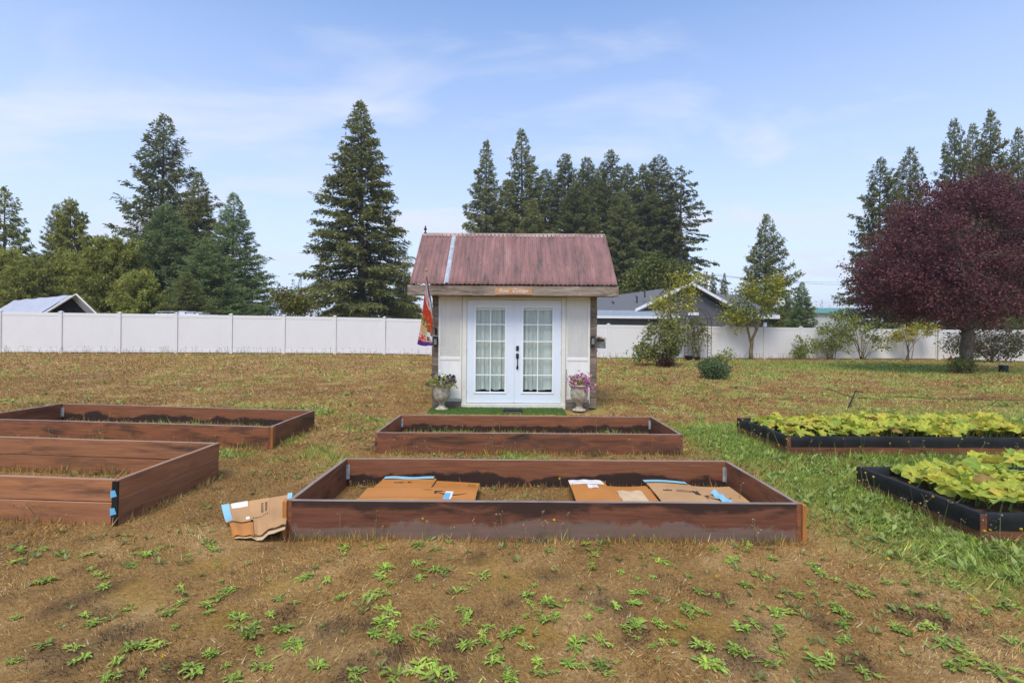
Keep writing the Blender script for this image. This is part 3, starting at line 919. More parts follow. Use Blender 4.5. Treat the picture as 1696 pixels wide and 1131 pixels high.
def glass_mat():
    m, t, p = new_mat('window_glass')
    t.nodes.remove(p)
    g = t.nodes.new('ShaderNodeBsdfGlossy'); g.inputs['Roughness'].default_value = 0.03; g.inputs['Color'].default_value = (1, 1, 1, 1)
    tr = t.nodes.new('ShaderNodeBsdfTransparent'); tr.inputs[0].default_value = (0.95, 0.975, 0.965, 1)
    fr = t.nodes.new('ShaderNodeFresnel'); fr.inputs[0].default_value = 1.55
    n = tex_noise(t, 2.0, off=True)
    b = t.nodes.new('ShaderNodeBump'); b.inputs['Strength'].default_value = 0.04; b.inputs['Distance'].default_value = 0.02
    t.links.new(n, b.inputs['Height']); t.links.new(b.outputs[0], g.inputs['Normal'])
    mxs = t.nodes.new('ShaderNodeMixShader')
    ge = t.nodes.new('ShaderNodeNewGeometry'); iv = t.nodes.new('ShaderNodeMath'); iv.operation = 'SUBTRACT'; iv.inputs[0].default_value = 1.0
    t.links.new(ge.outputs['Backfacing'], iv.inputs[1]); fm = t.nodes.new('ShaderNodeMath'); fm.operation = 'MULTIPLY'
    t.links.new(fr.outputs[0], fm.inputs[0]); t.links.new(iv.outputs[0], fm.inputs[1])
    t.links.new(fm.outputs[0], mxs.inputs[0]); t.links.new(tr.outputs[0], mxs.inputs[1]); t.links.new(g.outputs[0], mxs.inputs[2])
    t.links.new(mxs.outputs[0], t.nodes['Material Output'].inputs[0])
    return m
M_glass = glass_mat()
def roof_mat():
    m, t, p = new_mat('faded_red_corrugated_metal')
    n = tex_noise(t, 2.2, (3.0, 0.45, 1), 7, 0.66, 0.5)
    n2 = tex_noise(t, 12, (1, 0.6, 1), 5, 0.7)
    col = ramp(t, n, [(0.30, (0.10, 0.08, 0.072)), (0.42, (0.20, 0.115, 0.10)), (0.58, (0.29, 0.150, 0.132)), (0.75, (0.37, 0.235, 0.205))])
    col = mixc(t, ramp(t, n2, [(0.45, (0, 0, 0)), (0.75, (0.5, 0.5, 0.5))]), col, (0.30, 0.19, 0.17))
    t.links.new(col, p.inputs['Base Color']); p.inputs['Roughness'].default_value = 0.7; p.inputs['Specular IOR Level'].default_value = .15
    bump(t, p, n2, 0.1, 0.003)
    return m
M_roof = roof_mat()
YF, YB = 9.80, 11.6
XL, XR = -1.56, 1.66
ZB = 0.03
shed = thing('garden_cottage', 'small white garden cottage with rusty red corrugated roof and glass double doors', 'shed', (0.05, YF, ZB))
so_ = Vector((0.05, YF, ZB))
def sb(name, x0, x1, y0, y1, z0, z1, m, parent=shed, ch=0.0):
    return MB().box(x0 - .05, x1 - .05, y0 - YF, y1 - YF, z0 - ZB, z1 - ZB, ch=ch).build(name, m, parent)
ZW = 2.24
# front wall strips, plank corners and sides
px = lambda u: (u - CU) * YF / F
front = YF
xd0, xd1 = px(773.5), px(929.5)
xf0, xf1 = px(766), px(936.5)
xs0, xs1 = px(727.5), px(976)
nP = 11; ph = (ZW - ZB) / nP
random.seed(3)
for k in range(nP):
    z0 = ZB + k * ph; z1 = z0 + ph - .006
    for (a0, a1) in ((XL, xs0 - .002), (xs1 + .002, XR)):
        o_ = random.uniform(-.006, .008)
        sb('plank', a0 - (random.uniform(0, .02) if a0 == XL else 0), a1 + (random.uniform(0, .02) if a1 == XR else 0), front - .012 + o_, front + .035, z0, z1, M_plank, ch=.004)
    for sx in (XL, XR):
        o_ = random.uniform(-.006, .006)
        sb('plank', sx - .02 + o_ if sx == XL else sx - .03, sx + .03 if sx == XL else sx + .02 + o_, front + .04, YB, z0, z1, M_planky)
    sb('plank', XL + .035, XR - .035, YB - .05, YB - .01, z0, z1, M_plank)
sb('back_panel', xs0 - .01, xf0 - .002, front + .012, front + .045, ZB + .10, ZW, M_wht)
sb('back_panel', xf1 + .002, xs1 + .01, front + .012, front + .045, ZB + .10, ZW, M_wht)
for (a0, a1) in ((xs0, xf0 - .003), (xf1 + .003, xs1)):
    sb('base_plank', a0, a1, front - .01, front + .03, ZB - .03, ZB + .115, M_plank)
sb('floor', XL + .04, XR - .04, front + .05, YB - .06, ZB, ZB + .10, M_room)
# gables
for sx in (XL, XR):
    b = MB()
    tri = [(front + .02, ZW), (YB - .01, ZW), (10.70, 3.42)]
    xa, xb = (sx - .01, sx + .03) if sx == XL else (sx - .03, sx + .01)
    b.add([(xa - .05, y - YF, z - ZB) for y, z in tri] + [(xb - .05, y - YF, z - ZB) for y, z in tri], [(0, 2, 1), (3, 4, 5), (0, 1, 4, 3), (1, 2, 5, 4), (2, 0, 3, 5)])
    b.build('gable', M_planky, shed)
# ceiling board so the room reads as closed
sb('ceiling', XL + .04, XR - .04, front + .05, YB - .06, ZW - .03, ZW - .005, M_room)

# louvred shutters
def shutter(x0, x1):
    w_ = x1 - x0
    zt, zb = ZW - .03, ZB + .135
    root = empty('shutter', (x0 - .05, -.03, 0)); root.parent = shed
    y0, y1 = 0, .036
    zm0, zm1 = ZB + .90, ZB + .96
    st = .026
    for (a, b_) in ((0, st), (w_ - st, w_)):
        MB().box(a, b_, y0, y1, zb, zt, ch=.003).build('stile', M_wht, root)
    for (a, b_) in ((zb, zb + .05), (zm0, zm1), (zt - .05, zt)):
        MB().box(st + .001, w_ - st - .001, y0 + .002, y1 - .002, a, b_, ch=.003).build('rail', M_wht, root)
    MB().box(st, w_ - st, y0 + .012, y1 - .006, zb + .05, zm0).build('panel', M_wht, root)
    lv = MB(); n_ = 30; za, zz_ = zm1, zt - .05
    for k in range(n_):
        z = za + (zz_ - za) * (k + .5) / n_
        R_ = Matrix.Translation((0, .018, z)) @ Matrix.Rotation(math.radians(-70), 4, 'X')
        lv.box(st + .002, w_ - st - .002, -.024, .024, -.0035, .0035, R_)
    tag(lv.build('louvre_slats', M_wht, root), kind='stuff')
shutter(xs0 + .004, xf0 - .012)
shutter(xf1 + .012, xs1 - .004)
sb('trim_strip', xs1 - .003, xs1 + .010, front - .034, front - .013, ZB + .09, ZW - .005, M_wht)
sb('trim_strip', xs0 - .010, xs0 + .003, front - .034, front - .013, ZB + .09, ZW - .005, M_wht)

# door frame, sill
ztop = PX(850, 497, YF).z; zbot = PX(850, 667, YF).z
sb('door_jamb', xf0, xd0 - .004, front - .045, front + .05, zbot - .01, ztop + .055, M_crm, ch=.004)
sb('door_jamb', xd1 + .004, xf1, front - .045, front + .05, zbot - .01, ztop + .055, M_crm, ch=.004)
sb('door_head', xd0 - .003, xd1 + .003, front - .043, front + .05, ztop + .006, ztop + .055, M_crm, ch=.004)
sb('front_header', xf0, xf1, front - .02, front + .05, ztop + .056, ZW, M_crm)
sb('sill_board', xf0 - .01, xf1 + .005, front - .075, front + .05, ZB - .02, zbot - .012, M_crm, ch=.006)

def door(x0, x1, hs):
    root = empty('door', ((x0 + x1) / 2 - .05, -.02, zbot - ZB)); root.parent = shed
    w_ = x1 - x0; h_ = ztop - zbot
    gx0, gx1, gz0, gz1 = -.285, .285, .215, h_ - .155
    gx0 += .0; 
    b = MB()
    b.box(-w_ / 2, gx0 - .035, 0, .045, 0, h_, ch=.003)
    b.box(gx1 + .035, w_ / 2, 0, .045, 0, h_, ch=.003)
    b.box(gx0 - .035, gx1 + .035, .0005, .0445, 0, gz0 - .035)
    b.box(gx0 - .035, gx1 + .035, .0005, .0445, gz1 + .035, h_)
    b.build('leaf_frame', M_door, root)
    g = MB()
    for (a0, a1, c0, c1) in ((gx0 - .035, gx0, gz0 - .035, gz1 + .035), (gx1, gx1 + .035, gz0 - .035, gz1 + .035)):
        g.box(a0, a1, -.012, .04, c0, c1, ch=.005)
    g.box(gx0, gx1, -.011, .04, gz0 - .035, gz0, ch=.005); g.box(gx0, gx1, -.011, .04, gz1, gz1 + .035, ch=.005)
    g.build('glazing_bead', M_munt, root)
    cw = (gx1 - gx0) / 2; chh = (gz1 - gz0) / 5
    pm = MB().box(.0, cw - .002, .014, .018, 0, chh - .002).mesh('pane')
    for i in range(2):
        for j in range(5):
            link('pane', pm, M_glass, root, loc=(gx0 + i * cw + .001, 0, gz0 + j * chh + .001))
    for j in range(1, 5):
        MB().box(gx0, gx1, .0, .013, gz0 + j * chh - .010, gz0 + j * chh + .010, ch=.003).build('muntin', M_munt, root)
    MB().box(-.010, .010, -.002, .0125, gz0, gz1).build('muntin', M_munt, root)
    # curtain
    n_ = 90; vs = []
    for k in range(n_ + 1):
        x = gx0 - .03 + (gx1 - gx0 + .06) * k / n_
        ph_ = 0.5 + x * 17 + 2.2 * math.sin(x * 6.1 + hs)
        for z, amp in ((gz1 + .02, .010), (gz1 - .06, .014), (gz0 + .5, .026), (gz0 + .035, .034)):
            vs.append((x, .092 + amp * math.sin(ph_ * 2.0) + .4 * amp * math.sin(ph_ * 4.7 + 1), z + (.012 * math.sin(ph_ * 1.3) if z < gz0 + .1 else 0)))
    fs = [(k * 4 + q, k * 4 + q + 1, k * 4 + q + 5, k * 4 + q + 4) for k in range(n_) for q in range(3)]
    MB().add(vs, fs).build('curtain', M_curt, root, True)
    MB().box(gx0 - .04, gx1 + .04, .05, .056, gz1 - .045, gz1 + .01).build('curtain_header', M_munt, root)
    for zh in (.2, h_ / 2, h_ - .22):
        xx = -w_ / 2 - .003 if hs == 0 else w_ / 2 + .003
        MB().tube([(xx, -.008, zh - .05), (xx, -.008, zh + .05)], .008, 8).build('hinge', M_galv, root)
    if hs:
        xk = -w_ / 2 + .065
        MB().box(xk - .027, xk + .027, -.025, -.001, 1.03, 1.125, ch=.012).build('deadbolt', M_dark, root)
        hd = empty('handle', (0, 0, 0)); hd.parent = root
        hb = MB().box(xk - .028, xk + .028, -.02, -.001, .88, .975, ch=.012)
        hb.tube([(xk, -.02, .92), (xk, -.055, .90), (xk, -.062, .80), (xk, -.05, .72), (xk, -.012, .695)], [.012, .012, .010, .012, .012], 8)
        hb.box(xk - .020, xk + .020, -.016, -.001, .665, .725, ch=.008)
        me_ = hb.mesh('handle'); COLo = hd
        bpy.data.objects.remove(hd)
        link('handle', me_, M_dark, root)
    return root
xm = (xd0 + xd1) / 2
door(xd0, xm - .003, 0)
door(xm + .003, xd1, 1)
sb('astragal', xm - .012, xm + .010, front - .034, front - .0215, zbot + .02, ztop - .02, M_door)

# roof
ER, RR = (9.42, 2.405), (10.70, 3.60)
sl_len = math.hypot(RR[0] - ER[0], RR[1] - ER[1]); sl_ang = math.atan2(RR[1] - ER[1], RR[0] - ER[0])
RX0, RX1 = PX(679, 470, 9.42).x, PX(1023, 476, 9.42).x
def corrugated(x0, x1, lng, seed, amp=.011, per=.0865):
    n_ = max(12, int((x1 - x0) / per * 10)); rows = 9
    vs = []
    for r in range(rows + 1):
        for i in range(n_ + 1):
            x = x0 + (x1 - x0) * i / n_
            yy = lng * r / rows
            if r == 0: yy += .010 * mnoise.noise(Vector((x * 3, seed, 0))) + .006 * mnoise.noise(Vector((x * 30, seed, 0)))
            zz = amp * math.cos(2 * math.pi * x / per) + .006 * mnoise.noise(Vector((x * 2.5, yy * 2, seed)))
            if r == 0: zz += .006 * mnoise.noise(Vector((x * 9, 1, seed)))
            vs.append((x, yy, zz))
    fs = [(r * (n_ + 1) + i, r * (n_ + 1) + i + 1, (r + 1) * (n_ + 1) + i + 1, (r + 1) * (n_ + 1) + i) for r in range(rows) for i in range(n_)]
    return MB().add(vs, fs)
nS = 6
for k in range(nS):
    a0 = RX0 + (RX1 - RX0) * k / nS; a1 = RX0 + (RX1 - RX0) * (k + 1) / nS + (.04 if k < nS - 1 else 0)
    s_ = corrugated(a0 - .05, a1 - .05, sl_len, k)
    o_ = s_.build('roof_sheet', M_roof, shed, True, loc=(0, ER[0] - YF - .03, ER[1] - ZB + .012 + .003 * (k % 2)), rot=(sl_ang + .002 * (k % 3), 0, 0))
    sol = o_.modifiers.new('thick', 'SOLIDIFY'); sol.thickness = .002
    s_ = corrugated(a0 - .05, a1 - .05, sl_len, k + 20)
    o2 = s_.build('roof_sheet', M_roof, shed, True, loc=(0, 2 * RR[0] - ER[0] - YF + .03, ER[1] - ZB + .012 + .003 * (k % 2)), rot=(sl_ang, 0, math.pi))
    o2.location.x = 2 * ((RX0 + RX1) / 2 - .05)
xp = PX(745.5, 430, 10.0).x
pt = corrugated(xp - .05 - .04, xp - .05 + .045, sl_len - .06, 77, .0125)
pt.build('patch_strip', simple('bare_galvanised_strip', (0.50, 0.53, 0.55), 0.45, 0.25, 9, metal=0.3), shed, True, loc=(0, ER[0] - YF - .02, ER[1] - ZB + .034), rot=(sl_ang, 0, 0))
# screws in rows
sc = MB()
for vv in (.18, .62, 1.05, 1.48):
    for k in range(23):
        x = RX0 + .09 + k * .173 + random.uniform(-.03, .03)
        if x < RX1 - .04:
            sc.lathe([(.009, 0), (.009, .004), (.004, .008)], 6, (x - .05, vv + random.uniform(-.02, .02), .012))
tag(sc.build('roof_screws', simple('rusty_screw', (0.07, 0.045, 0.04), 0.7), shed, loc=(0, ER[0] - YF - .03, ER[1] - ZB + .014), rot=(sl_ang, 0, 0)), kind='stuff')
# ridge cap: two weathered boards
M_ridge = wood('weathered_ridge_flashing', (0.40, 0.31, 0.26), (0.23, 0.13, 0.11), 'x', 0.6, thr=(.4, .6))
for s in (1, -1):
    R_ = Matrix.Translation((0, RR[0] - YF, RR[1] - ZB + .045)) @ Matrix.Rotation(sl_ang * s + (0 if s > 0 else 0), 4, 'X')
    b = MB()
    if s > 0: b.box(RX0 + .02 - .05, RX1 - .02 - .05, -.13, .004, -.005, .004, R_)
    else: b.box(RX0 + .02 - .05, RX1 - .02 - .05, -.002, .13, -.006, .003, R_)
    b.build('ridge_cap', M_ridge, shed)
# eave beam with rafters behind it
bx0, bx1 = PX(675.5, 480, 9.44).x, PX(1024, 484, 9.44).x
zt_, zb_ = PX(848, 473.5, 9.44).z, PX(848, 490.2, 9.44).z
sb('eave_beam', bx0, bx1, 9.41, 9.46, zb_, zt_, M_beam, ch=.008)
sb('eave_board', bx0 + .02, bx1 - .02, 9.462, front - .01, ZW - .02, ZW + .005, M_beam)
for k in range(7):
    xr = RX0 + .04 + (RX1 - RX0 - .08) * k / 6
    R_ = Matrix.Translation((xr - .05, 9.47 - YF, 2.30 - ZB)) @ Matrix.Rotation(sl_ang, 4, 'X')
    MB().box(-.02, .02, .05, sl_len - .02, .0, .075, R_).build('rafter', M_planky, shed)
    R_ = Matrix.Translation((xr - .05, 2 * RR[0] - 9.47 - YF, 2.30 - ZB)) @ Matrix.Rotation(-sl_ang, 4, 'X')
    MB().box(-.02, .02, -sl_len + .02, -.05, .0, .075, R_).build('rafter', M_planky, shed)
for xx in (RX0 + .0, RX1 - .03):
    R_ = Matrix.Translation((xx - .05, 9.47 - YF, 2.315 - ZB)) @ Matrix.Rotation(sl_ang, 4, 'X')
    MB().box(0, .028, .01, sl_len - .02, .0, .075, R_).build('barge_board', M_beam, shed)
# finial
fx, fz = RX0 + .06, RR[1] + .045
MB().lathe([(.022, 0), (.03, .01), (.012, .03), (.012, .05), (.030, .07), (.034, .09), (.02, .11), (.008, .12), (.018, .135), (.012, .15), (.002, .165)], 12, (fx - .05, RR[0] - YF, fz - ZB)).build('finial', M_dark, shed, True)

# sign on the eave beam
sx0, sx1 = PX(820, 480, 9.40).x, PX(881, 480, 9.40).x
szt, szb = PX(850, 476.2, 9.40).z, PX(850, 488.2, 9.40).z
sign = thing('name_sign', 'small wooden name sign with white script lettering on the eave beam', 'sign', ((sx0 + sx1) / 2, 9.395, szb))
MB().box(-(sx1 - sx0) / 2, (sx1 - sx0) / 2, -.002, .013, 0, szt - szb, ch=.003).build('board', M_sign, sign)
M_white = simple('white_sign_paint', (0.85, 0.84, 0.80), 0.6, 0.03, bmp=0)
def text_mesh(txt, size, shear=0.0, ext=0.002):
    cu = bpy.data.curves.new('lettering', 'FONT')
    cu.body = txt; cu.size = size; cu.shear = shear; cu.extrude = ext; cu.align_x = 'CENTER'; cu.align_y = 'CENTER'; cu.offset = -0.0006
    ob = bpy.data.objects.new('lettering', cu); COL.objects.link(ob)
    dg = bpy.context.evaluated_depsgraph_get()
    me = bpy.data.meshes.new_from_object(ob.evaluated_get(dg))
    bpy.data.objects.remove(ob); bpy.data.curves.remove(cu)
    return me
link('lettering', text_mesh('Rose', .092, .45), M_white, sign, loc=(-.19, -.005, (szt - szb) / 2 + .004), rot=(math.pi / 2, 0, 0))
link('lettering', text_mesh('Cottage', .092, .45), M_white, sign, loc=(.12, -.005, (szt - szb) / 2 + .004), rot=(math.pi / 2, 0, 0))

# wall lamps
def wall_lamp(u, v, label):
    q = PX(u, v, YF - .03)
    r = thing('wall_lantern', label, 'lamp', (q.x, front - .012, q.z - .085), group='wall lanterns')
    MB().box(-.04, .04, -.018, -.006, 0, .18, ch=.003).build('back_plate', M_dark, r)
    b = MB().box(-.045, .045, -.10, -.018, .15, .172, ch=.004)
    b.box(-.042, .042, -.095, -.018, .0, .016, ch=.003)
    for sx in (-.04, .032):
        for sy in (-.094, -.028):
            b.box(sx, sx + .008, sy, sy + .008, .016, .15)
    b.build('cage', M_dark, r)
    MB().box(-.028, .028, -.08, -.032, .018, .148).build('lamp_glass', simple('frosted_lamp_glass', (0.22, 0.22, 0.20), 0.25, 0.1), r)
wall_lamp(721.5, 565, 'dark lantern on the plank corner below the flag, left of the doors')
wall_lamp(981.5, 564.5, 'dark lantern on the plank corner right of the doors')

# planter box on the side wall
q = PX(1000, 571, 10.0)
wb = thing('wall_planter_box', 'small weathered box of dried flowers hung on the right wall of the cottage', 'planter box', (XR + .02, 9.95, q.z - .07))
b = MB(); b.box(.0, .20, 0, .012, 0, .13); b.box(0, .20, .30, .312, 0, .13); b.box(.19, .20, .012, .30, 0, .13); b.box(0, .012, .012, .30, 0, .13); b.box(.012, .19, .012, .30, 0.01, .02)
b.build('box', simple('weathered_blue_grey_wood', (0.20, 0.21, 0.21), 0.8, 0.45, 14), wb)
MB().tube([(.03, .1, -.005), (.05, .1, -.05), (.03, .1, -.10), (.0, .1, -.09)], .006, 6).build('hook', M_dark, wb)
rng = np.random.default_rng(21)
C = np.stack([rng.uniform(.03, .17, 160), rng.uniform(.03, .28, 160), np.full(160, .08)], 1)
D = np.stack([rng.normal(0, .35, 160), rng.normal(0, .35, 160), np.ones(160)], 1)
V, Fq = kites(C, D, rng.uniform(.08, .2, 160), .014, rng)
M_leaf = attr_mat('leaf', 0.55, 0.25, 0.3, rnd=0.12)
cl_ = np.repeat(np.array([0.26, 0.13, 0.07]) * rng.uniform(.6, 1.4, 160)[:, None], 4, 0)
link('dried_flowers', np_mesh('dried_flowers', V, Fq, cl_), M_leaf, wb)

# turf strip and mat
t0, t1 = px(718), px(932)
n_ = 8000
rng = np.random.default_rng(31)
tx = rng.uniform(t0, t1, n_); ty = rng.uniform(9.12, 9.72, n_)
V, Fq = kites(np.stack([tx, ty, ground_z(tx, ty) + .028], 1), np.stack([rng.normal(0, .3, n_), rng.normal(0, .3, n_), np.ones(n_)], 1), .032, .008, rng)
tr_ = thing('artificial_turf', 'strip of bright green artificial turf before the cottage doors', 'turf', ((t0 + t1) / 2, 9.4, gz(0, 9.4)))
M_turf = simple('turf_backing', (0.06, 0.15, 0.02), 0.9, 0.2)
MB().box(t0 - tr_.location.x, t1 - tr_.location.x, -.29, .33, -.02, .032).build('backing', M_turf, tr_)
o_ = link('turf_blades', np_mesh('turf_blades', V - np.array(tr_.location), Fq, np.repeat(np.array([0.15, 0.22, 0.06]) * rng.uniform(.6, 1.35, n_)[:, None], 4, 0)), M_blade, tr_)
tag(o_, kind='stuff')
mt = thing('boot_mat', 'small dark grate doormat in front of the right door', 'doormat', (px(850), 9.25, gz(0, 9.25) + .055))
b = MB()
for k in range(9): b.box(-.17, .17, -.12 + k * .03, -.12 + k * .03 + .012, .0, .022)
for xx in (-.18, .17): b.box(xx, xx + .01, -.13, .14, 0, .024)
b.build('grate', M_dark, mt)
MB().box(-.178, .178, -.128, .138, -.03, -.002).build('tray', simple('grey_mat_rubber', (.10, .09, .08), .9), mt)

# urns with petunias
M_urn = simple('weathered_stone', (0.42, 0.37, 0.27), 0.9, 0.5, 16, bmp=0.5)
def urn(u, v, hpx, label, label2, pal, seed, big):
    q = GP(u, v)
    q.y = 9.45; q.x = (u - CU) * 9.45 / F; q.z = gz(q.x, 9.45) + .03
    r = tag(MB().lathe([(.001, 0), (.125, 0), (.125, .03), (.085, .045), (.055, .085), (.05, .12), (.075, .15), (.135, .20), (.165, .28), (.168, .36), (.158, .43), (.165, .455), (.195, .475), (.198, .495), (.175, .50), (.150, .49), (.14, .44), (.001, .43)], 28)
            .build('stone_urn', M_urn, None, True, loc=q), label, 'urn', 'stone urns by the doors')
    pl_ = thing('potted_flowers', label2, 'flowers', (q.x, q.y, q.z + .45), group='flowers in the urns')
    rng = np.random.default_rng(seed)
    n1 = 420 if big else 240
    rad = rng.random(n1) ** .5 * (.24 if big else .17); an = rng.random(n1) * 6.283
    C = np.stack([rad * np.cos(an), rad * np.sin(an), rng.uniform(.0, .19, n1) * (1.15 - rad * 2.2)], 1)
    D = C * np.array([3, 3, 1.0]) + rng.normal(0, .35, (n1, 3)) + np.array([0, 0, .35])
    V, Fq = kites(C, D, rng.uniform(.05, .10, n1), rng.uniform(.022, .04, n1), rng)
    lc = np.array([0.38, 0.39, 0.10]) * rng.uniform(.5, 1.5, n1)[:, None] if big else np.array([0.38, 0.31, 0.13]) * rng.uniform(.5, 1.4, n1)[:, None]
    link('foliage', np_mesh('foliage', V, Fq, np.repeat(lc, 4, 0)), M_leaf, pl_)
    n2 = 46 if big else 64
    Vs, Fs, Cs = [], [], []
    for k in range(n2):
        rr = rng.random() ** .5 * (.30 if big else .24); aa = rng.random() * 6.283
        c0 = np.array([rr * math.cos(aa), rr * math.sin(aa) - .03, rng.uniform(.02, .30) * (1 - rr * 1.3) + (-.08 if rr > .24 else .03)])
        if not big and rng.random() < .45: c0 = np.array([rng.normal(.10, .06), -.10 + rng.normal(0, .05), rng.uniform(-.06, .16)])
        if big and rng.random() < .35: c0 = np.array([rng.normal(.17, .05), rng.normal(-.04, .06), rng.uniform(.08, .22)])
        pc = pal[int(rng.integers(len(pal)))] if not (big and c0[0] > .12) else pal[0]
        fdir_ = nrm(np.array([c0[0] * 2, c0[1] * 2 - .35, .25]) + rng.normal(0, .25, 3))
        a_ = nrm(np.cross(fdir_, [0, .3, 1])); b_ = np.cross(fdir_, a_)
        for j in range(5):
            an_ = j * 1.2566
            d_ = a_ * math.cos(an_) + b_ * math.sin(an_) + fdir_ * .45
            v_, f_ = kites(c0[None], d_[None], .034, .032, rng, .62, up=fdir_[None])
            Fs.append(f_ + 4 * len(Vs)); Vs.append(v_); Cs.append(np.repeat(np.array(pc)[None] * rng.uniform(.8, 1.15), 4, 0))
    link('blossoms', np_mesh('blossoms', np.concatenate(Vs), np.concatenate(Fs), np.concatenate(Cs)), M_leaf, pl_)
urn(732.5, 681, 50, 'weathered stone urn to the left of the white doors', 'trailing petunias, dark purple and white, in the left urn', [(.055, .02, .12), (.05, .02, .11), (.72, .72, .70), (.7, .7, .66)], 41, True)
urn(960, 682, 50, 'weathered stone urn to the right of the white doors', 'pink and magenta flowers in the right urn', [(.42, .10, .32), (.55, .22, .42), (.62, .28, .28), (.38, .07, .30)], 42, False)
q = PX(937, 655, 9.5)
tag(MB().tube([(px(936), 9.62, gz(0, 9.6)), (px(937), 9.66, .45), (px(938), 9.72, .80)], [.010, .008, .007], 6).build('garden_stick', M_plank), 'thin wooden stick leaning on the door frame beside the right urn', 'stick')

# house flag on its pole
fl = thing('house_flag', 'hanging autumn flag, red, orange and purple, on a pole at the left corner', 'flag', (XL + .06, front - .02, PX(722, 549, 9.78).z))
base = Vector(fl.location)
tip = PX(706, 450, 9.05) - base
M_pole = wood('flag_pole_wood', (0.36, 0.27, 0.17), (0.28, 0.2, 0.12), 'z', 0.5)
MB().tube([(0, 0, 0), tip * .5, tip], .011, 8).build('pole', M_pole, fl, True)
dirp = tip.normalized()
MB().lathe([(.006, 0), (.016, .012), (.020, .03), (.014, .048), (.002, .055)], 10, tuple(tip)).build('knob', simple('brass_knob', (.45, .32, .12), .35, .1, metal=.6), fl, True)
MB().box(-.02, .02, -.02, .012, -.06, .05, ch=.004).tube([(0, 0, -.02), tuple(dirp * .09)], .018, 8).build('bracket', M_dark, fl)
# cloth: sleeve along the upper part of the pole, hangs in folds; corner tip at the bottom
nu, nv = 34, 90
A = tip * .97; B = tip * .30
bot = PX(704, 576, 9.25) - base
rows = []; cols = []
rng = np.random.default_rng(8)
pa_, pb2 = PX(690, 566, 9.14) - base, PX(718, 571, 9.28) - base
for j in range(nv + 1):
    tt = j / nv
    for i in range(nu + 1):
        s = i / nu                                           # 0 at pole tip side (left), 1 nearer the wall
        topp = A.lerp(B, s)
        low = pa_.lerp(pb2, s)
        low = low + Vector((0, 0, -.055 * math.sin(math.pi * min(1, s * 1.25)) if s < .8 else -.02))
        k = tt ** 0.9
        pnt = topp.lerp(low, k)
        fold = math.sin(s * 9.5 + 1.2 + tt * 1.3) * .022 * (0.25 + tt) + math.sin(s * 17 + 2) * .010 * tt
        pnt = pnt + Vector((fold * .9, fold * 1.5, 0))
        rows.append(pnt)
        # print: purple border, white and red top, red poinsettia field, green band, tan gourd, parcels
        bx = min(s, 1 - s)
        nn = mnoise.noise(Vector((s * 6, tt * 15, 3.0))); n2_ = mnoise.noise(Vector((s * 14, tt * 34, 7.0)))
        purple = (.11, .045, .24); red = (.80, .075, .03); orange = (.78, .22, .04); white = (.82, .80, .78); tanc = (.78, .50, .22); green_ = (.16, .17, .035); brownc = (.30, .10, .03)
        c_ = white
        if tt < .05: c_ = purple
        elif tt < .24: c_ = white if nn + n2_ * .4 < .12 else (orange if n2_ > 0 else red)
        elif tt < .50: c_ = red if nn * .6 + n2_ * .5 < .28 else (orange if nn > .1 else tanc)
        elif tt < .63: c_ = red if (s > .45 and nn < .2) else (green_ if n2_ > -.1 else tanc)
        elif tt < .80: c_ = tanc if (s < .52 and nn > -.5) else (green_ if tt < .69 else white)
        elif tt < .92: c_ = red if s < .5 and n2_ < .15 else (brownc if (s > .5 and n2_ < .2) else white)
        else: c_ = purple
        if tt >= .88 and s < .15 and n2_ > -.1: c_ = purple
        if s > .985 and tt > .1: c_ = purple
        if c_ == purple and n2_ > .42: c_ = (.45, .08, .15)
        cols.append(c_)
Fq = np.array([(j * (nu + 1) + i, j * (nu + 1) + i + 1, (j + 1) * (nu + 1) + i + 1, (j + 1) * (nu + 1) + i) for j in range(nv) for i in range(nu)])
M_flag = attr_mat('printed_flag_cloth', 0.75, 0.3, 0.1)
link('cloth', np_mesh('cloth', np.array([tuple(r_) for r_ in rows]), Fq, np.array(cols)), M_flag, fl, True)

# ------------------------------------------------------------------ conifers
M_needle = attr_mat('conifer_needles', 0.9, 0.32, 0.0, rnd=0.16)
M_bark = simple('grey_brown_bark', (0.115, 0.088, 0.066), 0.9, 0.35, 8, (3, 3, .6), bmp=0.6)
M_barkl = simple('pale_bark', (0.21, 0.17, 0.13), 0.9, 0.35, 8, (3, 3, .6), bmp=0.5)

